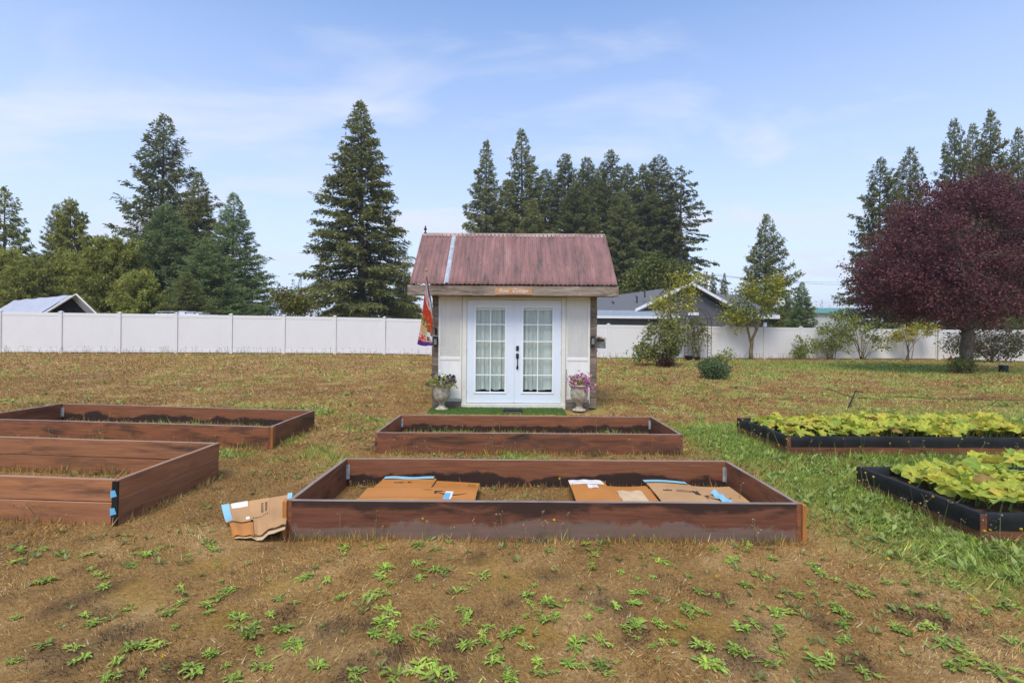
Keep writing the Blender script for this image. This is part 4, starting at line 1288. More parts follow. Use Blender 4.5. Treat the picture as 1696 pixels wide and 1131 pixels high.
def conifer_mesh(seed, H, R, z0, nb, droop, lift, dens, ca, cb, shape=0.85, ragged=0.25, needle=0.30, hang=0.25, clump=1.0):
    """tapered trunk with limbs (mesh 1) and sprays of needles on every limb (mesh 2)"""
    rng = np.random.default_rng(seed)
    tb = MB()
    rt = 0.012 * H + 0.06
    lean = rng.normal(0, .006, 2) * H
    tpt = lambda z: np.array([lean[0] * (z / H) ** 2, lean[1] * (z / H) ** 2, z])
    tb.tube([tpt(H * k / 8) for k in range(9)], [max(.012, rt * (1 - k / 8) ** .9) for k in range(9)], 8)
    ca, cb = np.array(ca), np.array(cb)
    allC, allD, allL, allK = [], [], [], []
    side = 1 + 0.22 * np.cos(np.linspace(0, 2 * np.pi, 13) + rng.random() * 6) * rng.random()
    for i in range(nb):
        t = ((i + rng.random()) / nb)
        t = 1 - (1 - t) ** 0.92
        z = z0 + (H - z0) * t
        az = i * 2.39996 + rng.normal(0, .35)
        prof = (1 - t) ** shape * (1 - 0.35 * max(0, (0.14 - t) / 0.14))
        L = R * prof * (1 - ragged + 2 * ragged * rng.random()) * side[int((az % 6.2832) / 6.2832 * 12)] + 0.10
        if rng.random() < .06: L *= 1.22
        az3 = np.array([math.cos(az), math.sin(az), 0]); tan = np.array([-math.sin(az), math.cos(az), 0])
        li = lift * (0.35 + t) + rng.normal(0, .09)
        dr = droop * (1.15 - t) + rng.normal(0, .06)
        b0 = tpt(z)
        P = lambda s: b0 + az3 * L * s + np.array([0, 0, L * (li * s - dr * s ** 1.7 + 0.16 * s ** 4)])
        if L > 0.7:
            tb.tube([P(q) for q in (0, .35, .7, .97)], [0.012 + .013 * L, .009 + .009 * L, .006 + .004 * L, .004], 4, cap=False)
        m = max(7, int(L * 15 * dens))
        s = rng.random(m) ** 0.75 * 0.88 + 0.10
        sg = np.where(rng.random(m) < .5, -1, 1)
        cpos = b0 + az3 * L * s[:, None] + np.stack([0 * s, 0 * s, L * (li * s - dr * s ** 1.7 + .16 * s ** 4)], 1)
        # twigs fan out to both sides, each carries several needle sprays
        tl = (0.16 + 0.30 * L * (1 - s * .72)) * rng.uniform(.5, 1.1, m)
        td = az3 * rng.uniform(.35, 1.0, m)[:, None] + tan * (sg * rng.uniform(.35, 1.0, m))[:, None] + np.array([0, 0, 1]) * (rng.normal(-hang, .22, m))[:, None]
        td = nrm(td)
        nk = 6
        for q in range(nk):
            f = (q + rng.random(m) * .8) / nk
            c_ = cpos + td * (tl * f)[:, None] + rng.normal(0, .035, (m, 3))
            d_ = td + rng.normal(0, .33, (m, 3)) + np.array([0, 0, -hang * .4])
            allC.append(c_); allD.append(d_); allL.append(needle * rng.uniform(.55, 1.25, m) * (0.62 + .38 * min(1, L / 1.6)))
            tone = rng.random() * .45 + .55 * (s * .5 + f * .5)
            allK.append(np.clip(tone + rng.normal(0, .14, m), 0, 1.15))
        # tip
        tip = P(1.0)
        k2 = 5
        allC.append(np.repeat(P(.9)[None], k2, 0) + rng.normal(0, .03, (k2, 3))); allD.append(np.repeat((tip - P(.8))[None], k2, 0) + rng.normal(0, .28 * L, (k2, 3)))
        allL.append(np.full(k2, needle)); allK.append(np.full(k2, .9))
    # leader
    k = 26
    zz = H - rng.random(k) * 0.05 * H
    allC.append(np.stack([np.full(k, lean[0]), np.full(k, lean[1]), zz], 1)); allD.append(np.stack([rng.normal(0, 1, k), rng.normal(0, 1, k), np.full(k, 1.2)], 1))
    allL.append(np.full(k, needle * .7)); allK.append(np.full(k, .8))
    C = np.concatenate(allC); D = np.concatenate(allD); Ln = np.concatenate(allL); K = np.concatenate(allK)
    V, Fq = kites(C, D, Ln, Ln * rng.uniform(.24, .44, len(C)), rng, .5, up=np.array([[0, 0, .45]]) + rng.normal(0, .6, (len(C), 3)))
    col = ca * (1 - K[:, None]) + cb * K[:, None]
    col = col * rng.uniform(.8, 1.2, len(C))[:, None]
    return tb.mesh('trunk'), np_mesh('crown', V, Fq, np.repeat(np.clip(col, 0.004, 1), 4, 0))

FIR = ((0.086, 0.098, 0.032), (0.31, 0.315, 0.105)); FIRB = ((0.076, 0.090, 0.031), (0.27, 0.285, 0.098))
SPR = ((0.082, 0.124, 0.046), (0.29, 0.36, 0.14)); CED = ((0.14, 0.16, 0.032), (0.42, 0.42, 0.10)); GRN = ((0.10, 0.12, 0.03), (0.32, 0.34, 0.085))
VAR = {
    'fir_a': conifer_mesh(101, 20, 4.3, 1.0, 300, .45, .42, 1.0, *FIR, shape=.92, ragged=.24, needle=.26),
    'fir_b': conifer_mesh(102, 20, 4.0, .5, 400, .60, .35, 1.05, *FIR, shape=.88, ragged=.2, hang=.38, needle=.25),
    'fir_open': conifer_mesh(103, 20, 4.4, 3.0, 230, .35, .45, .9, *FIRB, shape=.80, ragged=.32, hang=.3, needle=.27),
    'fir_tall': conifer_mesh(104, 26, 4.2, 3.0, 330, .42, .38, .9, *FIRB, shape=.62, ragged=.32, hang=.35, needle=.30),
    'fir_tall_b': conifer_mesh(105, 26, 3.5, 7.5, 270, .40, .32, .9, *FIRB, shape=.58, ragged=.36, hang=.35, needle=.30),
    'fir_thin': conifer_mesh(106, 26, 3.0, 6.0, 120, .75, .25, .75, *FIRB, shape=.55, ragged=.45, hang=.55, needle=.34),
    'spruce_a': conifer_mesh(107, 12, 4.0, .3, 320, .12, .36, 1.1, *SPR, shape=.86, ragged=.18, hang=.05, needle=.22),
    'spruce_b': conifer_mesh(108, 14, 4.1, .3, 280, .22, .38, 1.1, *SPR, shape=.92, ragged=.18, hang=.12, needle=.23),
    'cedar': conifer_mesh(109, 12, 2.9, .5, 225, .70, .30, 1.15, *CED, shape=.62, ragged=.28, hang=.75, needle=.30),
    'cedar_low': conifer_mesh(110, 6, 3.4, .2, 260, .25, .42, 1.3, *CED, shape=.52, ragged=.25, hang=.25, needle=.24),
    'spruce_small': conifer_mesh(111, 9, 3.4, .6, 190, .42, .55, 1.1, *FIRB, shape=.95, ragged=.24, hang=.12, needle=.20),
    'cedar_thin': conifer_mesh(112, 12, 3.0, .5, 120, .45, .45, 1.0, *GRN, shape=.8, ragged=.3, hang=.55, needle=.28),
}
VH = {'fir_a': (20, 4.3), 'fir_b': (20, 4.0), 'fir_open': (20, 4.4), 'fir_tall': (26, 4.2), 'fir_tall_b': (26, 3.5), 'fir_thin': (26, 3.0), 'spruce_a': (12, 4.0),
      'spruce_b': (14, 4.1), 'cedar': (12, 2.9), 'cedar_low': (6, 3.4), 'spruce_small': (9, 3.4), 'cedar_thin': (12, 3.0)}
def conifer(var, u, vtop, Y, hw, label, group, name='conifer_tree', bark=None):
    q = PX(u, vtop, Y); z = gz(q.x, Y)
    H0, R0 = VH[var]
    r = thing(name, label, 'tree', (q.x, Y, z - .05), random.uniform(0, 6.28), group)
    H = q.z - z + .05; R = hw * Y / F
    r.scale = (R / R0, R / R0, H / H0)
    tm, cm_ = VAR[var]
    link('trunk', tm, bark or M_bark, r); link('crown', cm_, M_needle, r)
    return r
random.seed(12)
LG = 'conifers beyond the fence at left'; CG = 'tall firs standing behind the cottage'; RG = 'firs behind the purple tree'
conifer('cedar_thin', 8, 312, 38, 62, 'sparse pale green conifer at the far left edge', LG)
conifer('cedar', 118, 333, 42, 52, 'yellow green cedar with a nodding top and drooping sprays', LG, 'cedar_tree')
conifer('fir_open', 96, 340, 60, 42, 'dark fir partly hidden behind the drooping cedar', LG)
conifer('fir_open', 268, 193, 52, 92, 'tallest open branched fir of the left group', LG, 'fir_tree')
conifer('fir_b', 326, 284, 46, 62, 'dark green fir with narrow top between the tallest fir and the right spruce', LG, 'fir_tree')
conifer('spruce_a', 272, 338, 38, 92, 'broad blue green spruce in front of the tallest left fir', LG, 'spruce_tree')
conifer('spruce_b', 386, 320, 45, 78, 'dark conical spruce at the right end of the left group', LG, 'spruce_tree')
conifer('spruce_a', 345, 395, 35, 78, 'shorter bluish spruce in front of the dark conical spruces', LG, 'spruce_tree')
conifer('spruce_small', 310, 452, 31, 62, 'small young spruce just behind the fence near the white roof rack', LG, 'spruce_tree')
conifer('cedar_low', 186, 402, 34, 64, 'bushy yellow green cedar right of the tarp shelter', LG, 'cedar_tree')
conifer('cedar_low', 70, 436, 36, 62, 'low bushy cedar behind the tarp shelter', LG, 'cedar_tree')
conifer('cedar_low', 128, 425, 37, 50, 'low bushy cedar between the drooping cedar and the tarp shelter', LG, 'cedar_tree')
conifer('cedar_low', 10, 420, 37, 52, 'low bushy cedar at the far left edge behind the shelter', LG, 'cedar_tree')
conifer('cedar_low', 232, 455, 33, 45, 'low cedar between the yellow green cedar and the broad spruce', LG, 'cedar_tree')
conifer('fir_b', 601, 167, 46, 108, 'big dense fir standing alone left of the cottage', None, 'fir_tree')
conifer('fir_b', 668, 440, 60, 40, 'small dark fir just left of the cottage behind the flag', None, 'fir_tree')
cl_list = [('fir_a', 806, 236, 64, 56, 'leftmost fir of the tall stand behind the roof'), ('fir_a', 868, 217, 66, 66, 'tallest fir of the stand, behind the middle of the roof'),
           ('fir_tall', 936, 256, 67, 44, 'third tall fir from the left behind the roof'), ('fir_tall', 972, 262, 69, 40, 'fourth fir from the left of the stand behind the roof'),
           ('fir_tall_b', 1013, 250, 66, 34, 'narrow topped fir behind the right end of the roof'), ('fir_tall', 1040, 273, 70, 40, 'fir behind the right roof corner'),
           ('fir_tall_b', 1064, 274, 66, 36, 'fir with bare lower trunk just right of the roof corner'), ('fir_tall_b', 1091, 259, 68, 42, 'second fir from the right end of the stand'),
           ('fir_thin', 1127, 276, 65, 44, 'sparse drooping fir at the right end of the stand'), ('fir_tall', 903, 282, 74, 46, 'fir filling the gap right of the tallest one'),
           ('fir_tall', 992, 280, 75, 44, 'fir set back in the middle of the stand'), ('fir_a', 838, 300, 74, 60, 'fir set back between the two leftmost of the stand'),
           ('fir_tall', 955, 300, 62, 46, 'shorter fir in front of the middle of the stand'), ('fir_tall', 1080, 320, 74, 44, 'shorter fir set back near the right end of the stand'),
           ('fir_tall', 1030, 318, 62, 42, 'shorter fir in front, above the right roof corner'), ('fir_a', 880, 330, 60, 60, 'shorter fir in front, above the middle of the roof'),
           ('fir_b', 1112, 330, 72, 40, 'shorter fir behind the sparse drooping one')]
for v_, u_, t_, Y_, h_, l_ in cl_list:
    conifer(v_, u_, t_, Y_, h_ * 1.22, l_, CG, 'fir_tree', M_barkl if v_ in ('fir_tall_b', 'fir_thin') else None)
conifer('spruce_small', 1268, 358, 42, 62, 'isolated spruce with wide tiers behind the grey house', None, 'spruce_tree')
conifer('fir_a', 1181, 452, 62, 18, 'left one of two small firs beyond the grey roof', 'small firs beyond the house', 'fir_tree')
conifer('fir_a', 1199, 453, 62, 19, 'right one of two small firs beyond the grey roof', 'small firs beyond the house', 'fir_tree')
conifer('spruce_b', 1328, 468, 37, 36, 'rounded green conifer right of the grey house', None, 'conifer_tree')
conifer('spruce_b', 1302, 480, 46, 30, 'dark conifer touching the right end of the grey house', None, 'conifer_tree')
for v_, u_, t_, Y_, h_, l_ in [('fir_open', 1456, 264, 38, 66, 'leftmost fir behind the purple tree'), ('fir_open', 1507, 247, 42, 60, 'second fir from the left behind the purple tree'),
                               ('fir_open', 1583, 199, 44, 56, 'dark leaning topped fir behind the purple tree'), ('fir_a', 1640, 184, 46, 72, 'tallest fir behind the purple tree'),
                               ('fir_a', 1615, 206, 47, 60, 'fir just left of the tallest behind the purple tree'), ('fir_a', 1688, 214, 45, 66, 'fir behind the purple tree at the right edge')]:
    conifer(v_, u_, t_, Y_, h_, l_, RG, 'fir_tree')

# far, hazy wood along the horizon
rng = np.random.default_rng(77)
Cs, Ds, Ls, Ks = [], [], [], []
def far_tree(x, y, H, R, n_):
    t_ = rng.random(n_) ** 1.2
    a_ = rng.random(n_) * 6.283; rr = R * (1 - t_) ** .8 * rng.random(n_) ** .4
    Cs.append(np.stack([x + rr * np.cos(a_) * .7, y + rr * np.sin(a_) * .7, H * (.06 + .94 * t_)], 1))
    Ds.append(np.stack([np.cos(a_), np.sin(a_), rng.normal(-.25, .3, n_)], 1)); Ls.append(rng.uniform(.8, 1.7, n_) * (.35 + .65 * (1 - t_)) * R / 2.8); Ks.append(rng.random(n_))
for k in range(170):
    u_ = -250 + 2200 * (k + rng.random()) / 170
    Y_ = rng.uniform(560, 700)
    v_ = 497 + rng.normal(0, 6) - 5 * math.sin(u_ / 120)
    q = PX(u_, v_, Y_)
    far_tree(q.x, Y_, q.z, rng.uniform(6, 9), 190)
for u_, v_ in ((462, 468), (474, 474), (486, 463), (497, 461), (508, 470), (520, 466), (450, 472), (492, 472), (440, 470)):
    q = PX(u_, v_, 270 + rng.uniform(-20, 20))
    far_tree(q.x, q.y, q.z, 4.6, 420)
C = np.concatenate(Cs); L_ = np.concatenate(Ls); K = np.concatenate(Ks)
V, Fq = kites(C, np.concatenate(Ds), L_, L_ * .5, rng)
colr = np.array([.03, .045, .025]) * (1 - K[:, None]) + np.array([.08, .10, .055]) * K[:, None]
tag(link('far_wood', np_mesh('far_wood', V, Fq, np.repeat(colr, 4, 0)), M_needle), 'hazy grey wood of conifers far off on the horizon', 'woods', kind='stuff')

# ------------------------------------------------------------------ broadleaf trees and shrubs
def curve(p0, p1, p2, n_=6):
    return [(Vector(p0) * (1 - s) ** 2 + Vector(p1) * 2 * s * (1 - s) + Vector(p2) * s * s) for s in [k / n_ for k in range(n_ + 1)]]

def broadleaf(name, label, cat, base, stems, blobs, nleaf, lsize, cols, bark, seed, twigs=60, spread=.35, group=None, shell=.55, tr=.02, parts=('trunk', 'crown'), lw=.62, leafmat=None, lumpy=.22):
    """stems: lists of (x, y, z, r) paths from the base; blobs: ellipsoids (x, y, z, rx, ry, rz, weight); twigs run from the stems to the leaf clusters"""
    rng = np.random.default_rng(seed)
    root = thing(name, label, cat, base, 0, group)
    tb = MB()
    ends = []
    for st in stems:
        pts = [Vector(p[:3]) for p in st]; rad = [p[3] for p in st]
        fine, fr = [], []
        for k in range(len(pts) - 1):
            for s in (0, .34, .67):
                jit = Vector(rng.normal(0, .25, 3)) * min(rad[k], .10) if (k or s) else Vector((0, 0, 0))
                fine.append(pts[k].lerp(pts[k + 1], s) + jit); fr.append(rad[k] * (1 - s) + rad[k + 1] * s)
        fine.append(pts[-1]); fr.append(rad[-1])
        tb.tube(fine, fr, 8 if rad[0] > .05 else 6)
        ends += [(fine[k], fr[k]) for k in range(len(fine) // 3, len(fine))]
    wsum = sum(b[6] for b in blobs)
    cl = []
    for b in blobs:
        for k in range(max(2, int(twigs * b[6] / wsum))):
            d = nrm(rng.normal(size=3)); r_ = rng.random() ** (1 / 3) if rng.random() > shell else rng.uniform(.78, 1.0)
            lump = 1 + lumpy * mnoise.noise(Vector(d * 2.4) + Vector((seed, b[0], 0)))
            cl.append(Vector((b[0] + d[0] * b[3] * r_ * lump, b[1] + d[1] * b[4] * r_ * lump, b[2] + d[2] * b[5] * r_ * lump)))
    per = max(1, nleaf // len(cl))
    Cn, Dn = [], []
    for c_ in cl:
        e, er = min(ends, key=lambda q: (q[0] - c_).length + rng.random() * .3)
        mid = e.lerp(c_, .5) + Vector(rng.normal(0, .10, 3)) * (c_ - e).length
        path = curve(e, mid, c_, 4)
        r0 = min(er * .6, tr)
        tb.tube(path, [r0, r0 * .8, r0 * .6, r0 * .4, r0 * .22], 4, cap=False)
        dirv = np.array((c_ - path[2]).normalized())
        # leaves cluster round the outer part of the twig
        s_ = rng.normal(0, spread, (per, 3)) * np.array([1, 1, .75])
        along = rng.random(per)[:, None] * np.array(c_ - path[1]) * -.55
        Cn.append(np.array(c_) + s_ + along); Dn.append(dirv + rng.normal(0, .9, (per, 3)) + np.array([0, 0, -.2]))
    C = np.concatenate(Cn); D = np.concatenate(Dn)
    n_ = len(C)
    ls = lsize * rng.uniform(.6, 1.3, n_)
    V, Fq = kites(C, D, ls, ls * lw, rng, .45, bend=.08)
    K = rng.random(n_); cols = [np.array(c) for c in cols]
    zlo, zhi = C[:, 2].min(), C[:, 2].max()
    pick = np.clip(K * (len(cols) - 1), 0, len(cols) - 1.001); i0 = pick.astype(int); f_ = (pick - i0)[:, None]
    ca = np.stack(cols)[i0]; cb = np.stack(cols)[np.minimum(i0 + 1, len(cols) - 1)]
    col = (ca * (1 - f_) + cb * f_) * rng.uniform(.75, 1.25, n_)[:, None]
    tb.build(parts[0], bark, root, True)
    link(parts[1], np_mesh(parts[1], V, Fq, np.repeat(col, 4, 0)), leafmat or M_leaf, root)
    return root, C

M_barkd = simple('dark_furrowed_bark', (0.115, 0.095, 0.075), 0.92, 0.5, 7, (2.5, 2.5, .7), bmp=0.9)
M_barkm = simple('mossy_tan_bark', (0.17, 0.135, 0.075), 0.9, 0.4, 9, (2.5, 2.5, .6), bmp=0.5)
# purple leaved plum
pb0 = GP(1600, 617); Yp = pb0.y
def rel(u, v, Y, b): 
    q = PX(u, v, Y); return q.x - b.x, q.y - b.y, q.z - b.z
def RP(u, v, dy, r, b):
    x, y, z = rel(u, v, b.y + dy, b); return (x, y, z, r)
k_ = Yp / F
stems = [[(0, 0, -.1, .29), RP(1601, 604, 0, .215, pb0), RP(1603, 575, 0, .19, pb0), RP(1600, 548, 0, .22, pb0)]]
fork = RP(1600, 548, 0, .2, pb0)
for (u_, v_, dy, r_) in ((1520, 470, -.6, .13), (1560, 400, .5, .15), (1620, 360, -.4, .16), (1680, 420, .3, .15), (1740, 470, -.5, .13), (1590, 420, -1.6, .12), (1640, 430, 1.7, .12), (1480, 500, .8, .10)):
    e_ = RP(u_, v_, dy, .03, pb0)
    m_ = tuple(fork[i] * .5 + e_[i] * .5 + (0.25 if i == 2 else 0) for i in range(3))
    stems.append([(fork[0], fork[1], fork[2], r_), (m_[0], m_[1], m_[2], r_ * .7), e_])
def PB(u, v, dy, ru, rv, ry, w_):
    x, y, z = rel(u, v, Yp + dy, pb0); return (x, y, z, ru * k_, ry, rv * k_, w_)
blobs = [PB(1585, 375, 0, 120, 78, 2.4, 4), PB(1520, 440, -.3, 100, 75, 2.2, 4), PB(1650, 400, 0, 120, 100, 2.5, 4), PB(1480, 485, -.2, 72, 50, 1.6, 2.2),
         PB(1600, 470, -.9, 130, 62, 2.2, 3.5), PB(1720, 450, 0, 110, 85, 2.4, 3.2), PB(1560, 335, .2, 70, 42, 1.6, 1.4), PB(1660, 325, 0, 75, 38, 1.7, 1.5),
         PB(1500, 375, .3, 50, 48, 1.5, 1.1), PB(1465, 430, .2, 42, 55, 1.4, .9), PB(1540, 512, -.2, 80, 28, 1.7, 1.0), PB(1690, 520, -.2, 80, 28, 1.7, 1.0), PB(1606, 300, .1, 40, 22, 1.0, .5)]
M_plum = attr_mat('purple_leaf', 0.6, 0.22, 0.18)
broadleaf('purple_plum_tree', 'large dark purple leaved tree with thick trunk at right', 'tree', pb0, stems, blobs, 84000, .088,
          [(.066, .029, .035), (.10, .038, .046), (.15, .050, .058), (.21, .070, .076), (.16, .085, .08)], M_barkd, 51, twigs=760, spread=.21, shell=.66, tr=.034, leafmat=M_plum, lumpy=.55)
# leafy suckers at its foot
b0 = Vector((pb0.x - .35, pb0.y - .3, pb0.z))
broadleaf('sucker_shoots', 'pale green leafy suckers at the foot of the purple tree trunk', 'shrub', b0, [[(0, 0, 0, .012), (.1, 0, .3, .01), (.12, 0, .55, .006)], [(-.1, 0, 0, .012), (-.25, 0, .45, .006)], [(.2, 0, 0, .012), (.3, -.1, .5, .006)]],
          [(0, 0, .3, .5, .35, .35, 1)], 900, .09, [(.10, .13, .03), (.22, .22, .05)], M_barkm, 52, twigs=24, spread=.12, parts=('stems', 'foliage'))

def fence_Y(u):
    k = (u - CU) / F
    s_ = (k * fa.y - fa.x) / (fdir.x - k * fdir.y)
    return fa.y + fdir.y * s_
def GB(u, v, gap=.7):
    q = GP(u, v)
    if q.y > fence_Y(u) - gap:
        Y = fence_Y(u) - gap; x = (u - CU) * Y / F
        q = Vector((x, Y, gz(x, Y)))
    return q
# young tree with two stems, yellow green crown
b0 = GB(1244, 594)
kk = b0.y / F
st = [[(0, 0, -.05, .115), RP(1244, 575, 0, .10, b0), RP(1245, 565, 0, .095, b0)], [RP(1244, 568, 0, .07, b0), RP(1238, 545, .05, .06, b0), RP(1236, 520, .1, .035, b0)],
      [RP(1245, 568, 0, .08, b0), RP(1254, 545, -.05, .065, b0), RP(1260, 520, -.1, .045, b0), RP(1275, 490, -.1, .02, b0)], [RP(1252, 550, 0, .045, b0), RP(1248, 520, 0, .03, b0), RP(1243, 495, .1, .015, b0)]]
def GF(u):
    Y = fence_Y(u) + 1.8; x = (u - CU) * Y / F
    return (x, Y, gz(x, Y))
def BL(b, u, v, dy, ru, rv, ry, w_):
    x, y, z = rel(u, v, b.y + dy, b); f_ = b.y / F; return (x, y, z, ru * f_, ry, rv * f_, w_)
YEL = [(.16, .19, .03), (.30, .31, .045), (.46, .41, .05), (.40, .33, .045)]
OLV = [(.11, .15, .03), (.19, .24, .045), (.30, .32, .06)]
broadleaf('young_fruit_tree', 'young two stemmed tree with bright yellow green leaves before the fence', 'tree', b0, st,
          [BL(b0, 1240, 500, 0, 36, 30, .9, 3), BL(b0, 1275, 490, 0, 22, 34, .7, 1.6), BL(b0, 1212, 523, 0, 30, 12, .6, 1.2), BL(b0, 1250, 518, -.2, 34, 12, .8, 1.3)], 3300, .12,
          OLV, M_barkm, 53, twigs=100, spread=.17, tr=.016)
rt_, C_ = None, None
# yellow upper leaves of the same tree come with its palette: a second leaf set
b1 = b0
last = [o for o in COL.objects if o.name.startswith('young_fruit_tree')][-1]
rng = np.random.default_rng(54)
n_ = 1500
cx = []
for (u_, v_, s_) in ((1243, 485, 10), (1286, 478, 9), (1275, 500, 8), (1205, 522, 10), (1240, 478, 8), (1290, 465, 6), (1228, 532, 8)):
    x, y, z = rel(u_, v_, b0.y - .15, b0); f_ = s_ * kk
    cx.append(np.array([x, y, z]) + rng.normal(0, 1, (n_ // 7, 3)) * np.array([f_, .3, f_]))
C = np.concatenate(cx); ls = .14 * rng.uniform(.6, 1.3, len(C))
V, Fq = kites(C, rng.normal(0, 1, C.shape), ls, ls * .6, rng, bend=.08)
link('yellow_leaves', np_mesh('yellow_leaves', V, Fq, np.repeat(np.array([.42, .38, .045]) * rng.uniform(.6, 1.2, len(C))[:, None], 4, 0)), M_leaf, last)

# thin sapling with airy yellow crown
b0 = GB(1115, 596)
st = [[(0, 0, 0, .06), RP(1116, 560, 0, .05, b0), RP(1112, 525, 0, .04, b0), RP(1108, 490, 0, .03, b0), RP(1110, 462, 0, .012, b0)], [RP(1114, 545, 0, .035, b0), RP(1124, 510, .1, .025, b0), RP(1130, 478, .1, .01, b0)],
      [RP(1112, 530, 0, .03, b0), RP(1100, 500, 0, .02, b0), RP(1093, 480, 0, .008, b0)], [RP(1113, 540, 0, .03, b0), RP(1103, 515, -.1, .02, b0), RP(1088, 500, -.2, .008, b0)], [RP(1112, 520, 0, .02, b0), RP(1140, 470, .1, .012, b0), RP(1150, 455, .1, .006, b0)]]
broadleaf('apple_sapling', 'slender sapling with airy yellow crown in front of the house gable', 'tree', b0, st,
          [BL(b0, 1118, 500, 0, 38, 26, .8, 3), BL(b0, 1132, 468, 0, 28, 20, .7, 1.5), BL(b0, 1098, 505, 0, 18, 12, .5, .8), BL(b0, 1160, 462, 0, 14, 12, .4, .5), BL(b0, 1110, 530, 0, 20, 16, .5, .7)], 1900, .13,
          YEL, M_barkm, 55, twigs=120, spread=.15, tr=.010)

# shrubs
def shrub(name, label, u, v, ell, nleaf, ls, cols, seed, nst=7, tw=60, sp=.14, bark=M_barkm, group=None):
    b = GB(u, v, 4.0 if u > 1560 else .7) if v > 575 else Vector(GF(u)); rng = np.random.default_rng(seed)
    bl = [BL(b, *e) for e in ell]
    st = []
    for k in range(nst):
        e = bl[k % len(bl)]
        a = rng.normal(0, .55, 3)
        tx = (e[0] + a[0] * e[3], e[1] + a[1] * e[4], max(.2, e[2] + abs(a[2]) * e[5] * .5))
        o_ = rng.normal(0, .10, 2)
        st.append([(o_[0], o_[1], -.03, .022), (o_[0] * .6 + tx[0] * .35, o_[1] + tx[1] * .4, tx[2] * .5, .016), (*tx, .006)])
    return broadleaf(name, label, 'shrub', b, st, bl, nleaf, ls, cols, bark, seed, twigs=tw, spread=sp, tr=.009, parts=('stems', 'foliage'), group=group)
SG = 'shrubs along the fence'
GRS = [(.12, .16, .04), (.21, .26, .055), (.30, .32, .08)]
shrub('leafy_shrub', 'broad green shrub with a reddish foot standing right of the cottage', 1098, 606, [(1100, 560, 0, 34, 32, .9, 3), (1066, 582, 0, 18, 14, .6, .8), (1118, 555, 0, 22, 30, .7, 1.2), (1090, 590, -.2, 26, 12, .6, .7)], 3900, .12, [(.12, .16, .035), (.21, .26, .055), (.31, .31, .08), (.22, .13, .07)], 61, 9, 120)
shrub('leafy_shrub', 'dark reddish shoots under the broad green shrub right of the cottage', 1102, 607, [(1102, 599, -.25, 11, 10, .3, 1)], 500, .10, [(.06, .02, .02), (.11, .045, .03), (.07, .05, .025)], 62, 4, 20, .1)
shrub('round_shrub', 'low round grey green shrub in the middle of the lawn right of the cottage', 1183, 627, [(1183, 612, 0, 24, 13, .5, 2), (1172, 604, 0, 14, 9, .4, .7)], 5200, .055, [(.055, .09, .035), (.10, .15, .055), (.16, .21, .085)], 63, 9, 150, .08)
shrub('leafy_shrub', 'tall thin shoots rising behind the low round shrub', 1196, 610, [(1190, 590, 0, 10, 14, .3, 1), (1206, 590, 0, 8, 12, .3, .6)], 420, .08, GRS, 64, 8, 34, .07)
shrub('leafy_shrub', 'leftmost loose green shrub of the row left of the purple tree', 1330, 592, [(1332, 572, 0, 20, 18, .6, 1), (1322, 583, 0, 10, 8, .4, .4)], 950, .12, GRS, 65, 7, 60, .12, group=SG)
shrub('leafy_shrub', 'second bushy shrub with many thin stems in the row by the fence', 1375, 591, [(1372, 562, 0, 20, 24, .6, 1.4), (1394, 562, 0, 20, 24, .6, 1.2), (1385, 535, .2, 20, 18, .6, .9)], 2000, .12, [(.11, .15, .035), (.21, .25, .06), (.30, .30, .08)], 66, 11, 90, .13, group=SG)
shrub('leafy_shrub', 'shrub with several leaning pale stems beside the purple crown', 1430, 592, [(1420, 545, 0, 26, 26, .7, 1.2), (1448, 550, 0, 18, 22, .6, .7), (1462, 570, 0, 14, 14, .5, .7), (1405, 530, .2, 16, 26, .5, .9)], 1700, .12, [(.11, .15, .03), (.23, .27, .05), (.34, .32, .07)], 67, 10, 90, .13, group=SG)
shrub('small_fruit_tree', 'small tree with yellow leaves under the left side of the purple crown', 1505, 591, [(1500, 555, 0, 20, 12, .6, 1), (1530, 545, 0, 24, 14, .6, 1.5), (1485, 558, 0, 8, 10, .4, .4)], 1300, .12, [(.14, .16, .02), (.36, .31, .03), (.42, .34, .03)], 68, 6, 60, .13)
shrub('dense_shrub', 'dense dark brownish green bush behind the purple tree trunk', 1640, 593, [(1640, 560, 0, 42, 34, 1.2, 3), (1590, 572, .2, 26, 22, .9, 1.2), (1672, 572, 0, 26, 24, 1.0, 1.4)], 6500, .11, [(.055, .06, .025), (.11, .10, .045), (.17, .12, .065), (.09, .12, .04)], 69, 12, 200, .16, M_barkd)
shrub('dense_shrub', 'green shrub at the right edge beyond the fence', 1690, 560, [(1690, 540, 2, 30, 22, 1.0, 1)], 1500, .13, [(.06, .085, .02), (.13, .15, .03)], 70, 6, 60, .18)
b0 = PX(480, 520, 31)
shrub('leafy_shrub', 'yellow green bush with red leaves behind the fence left of the big fir', 484, 568, [(492, 505, 2, 26, 14, .9, 1.3), (470, 490, 2, 14, 8, .6, .4)], 2600, .16, [(.10, .14, .02), (.18, .2, .03), (.16, .05, .04)], 71, 8, 80, .2)
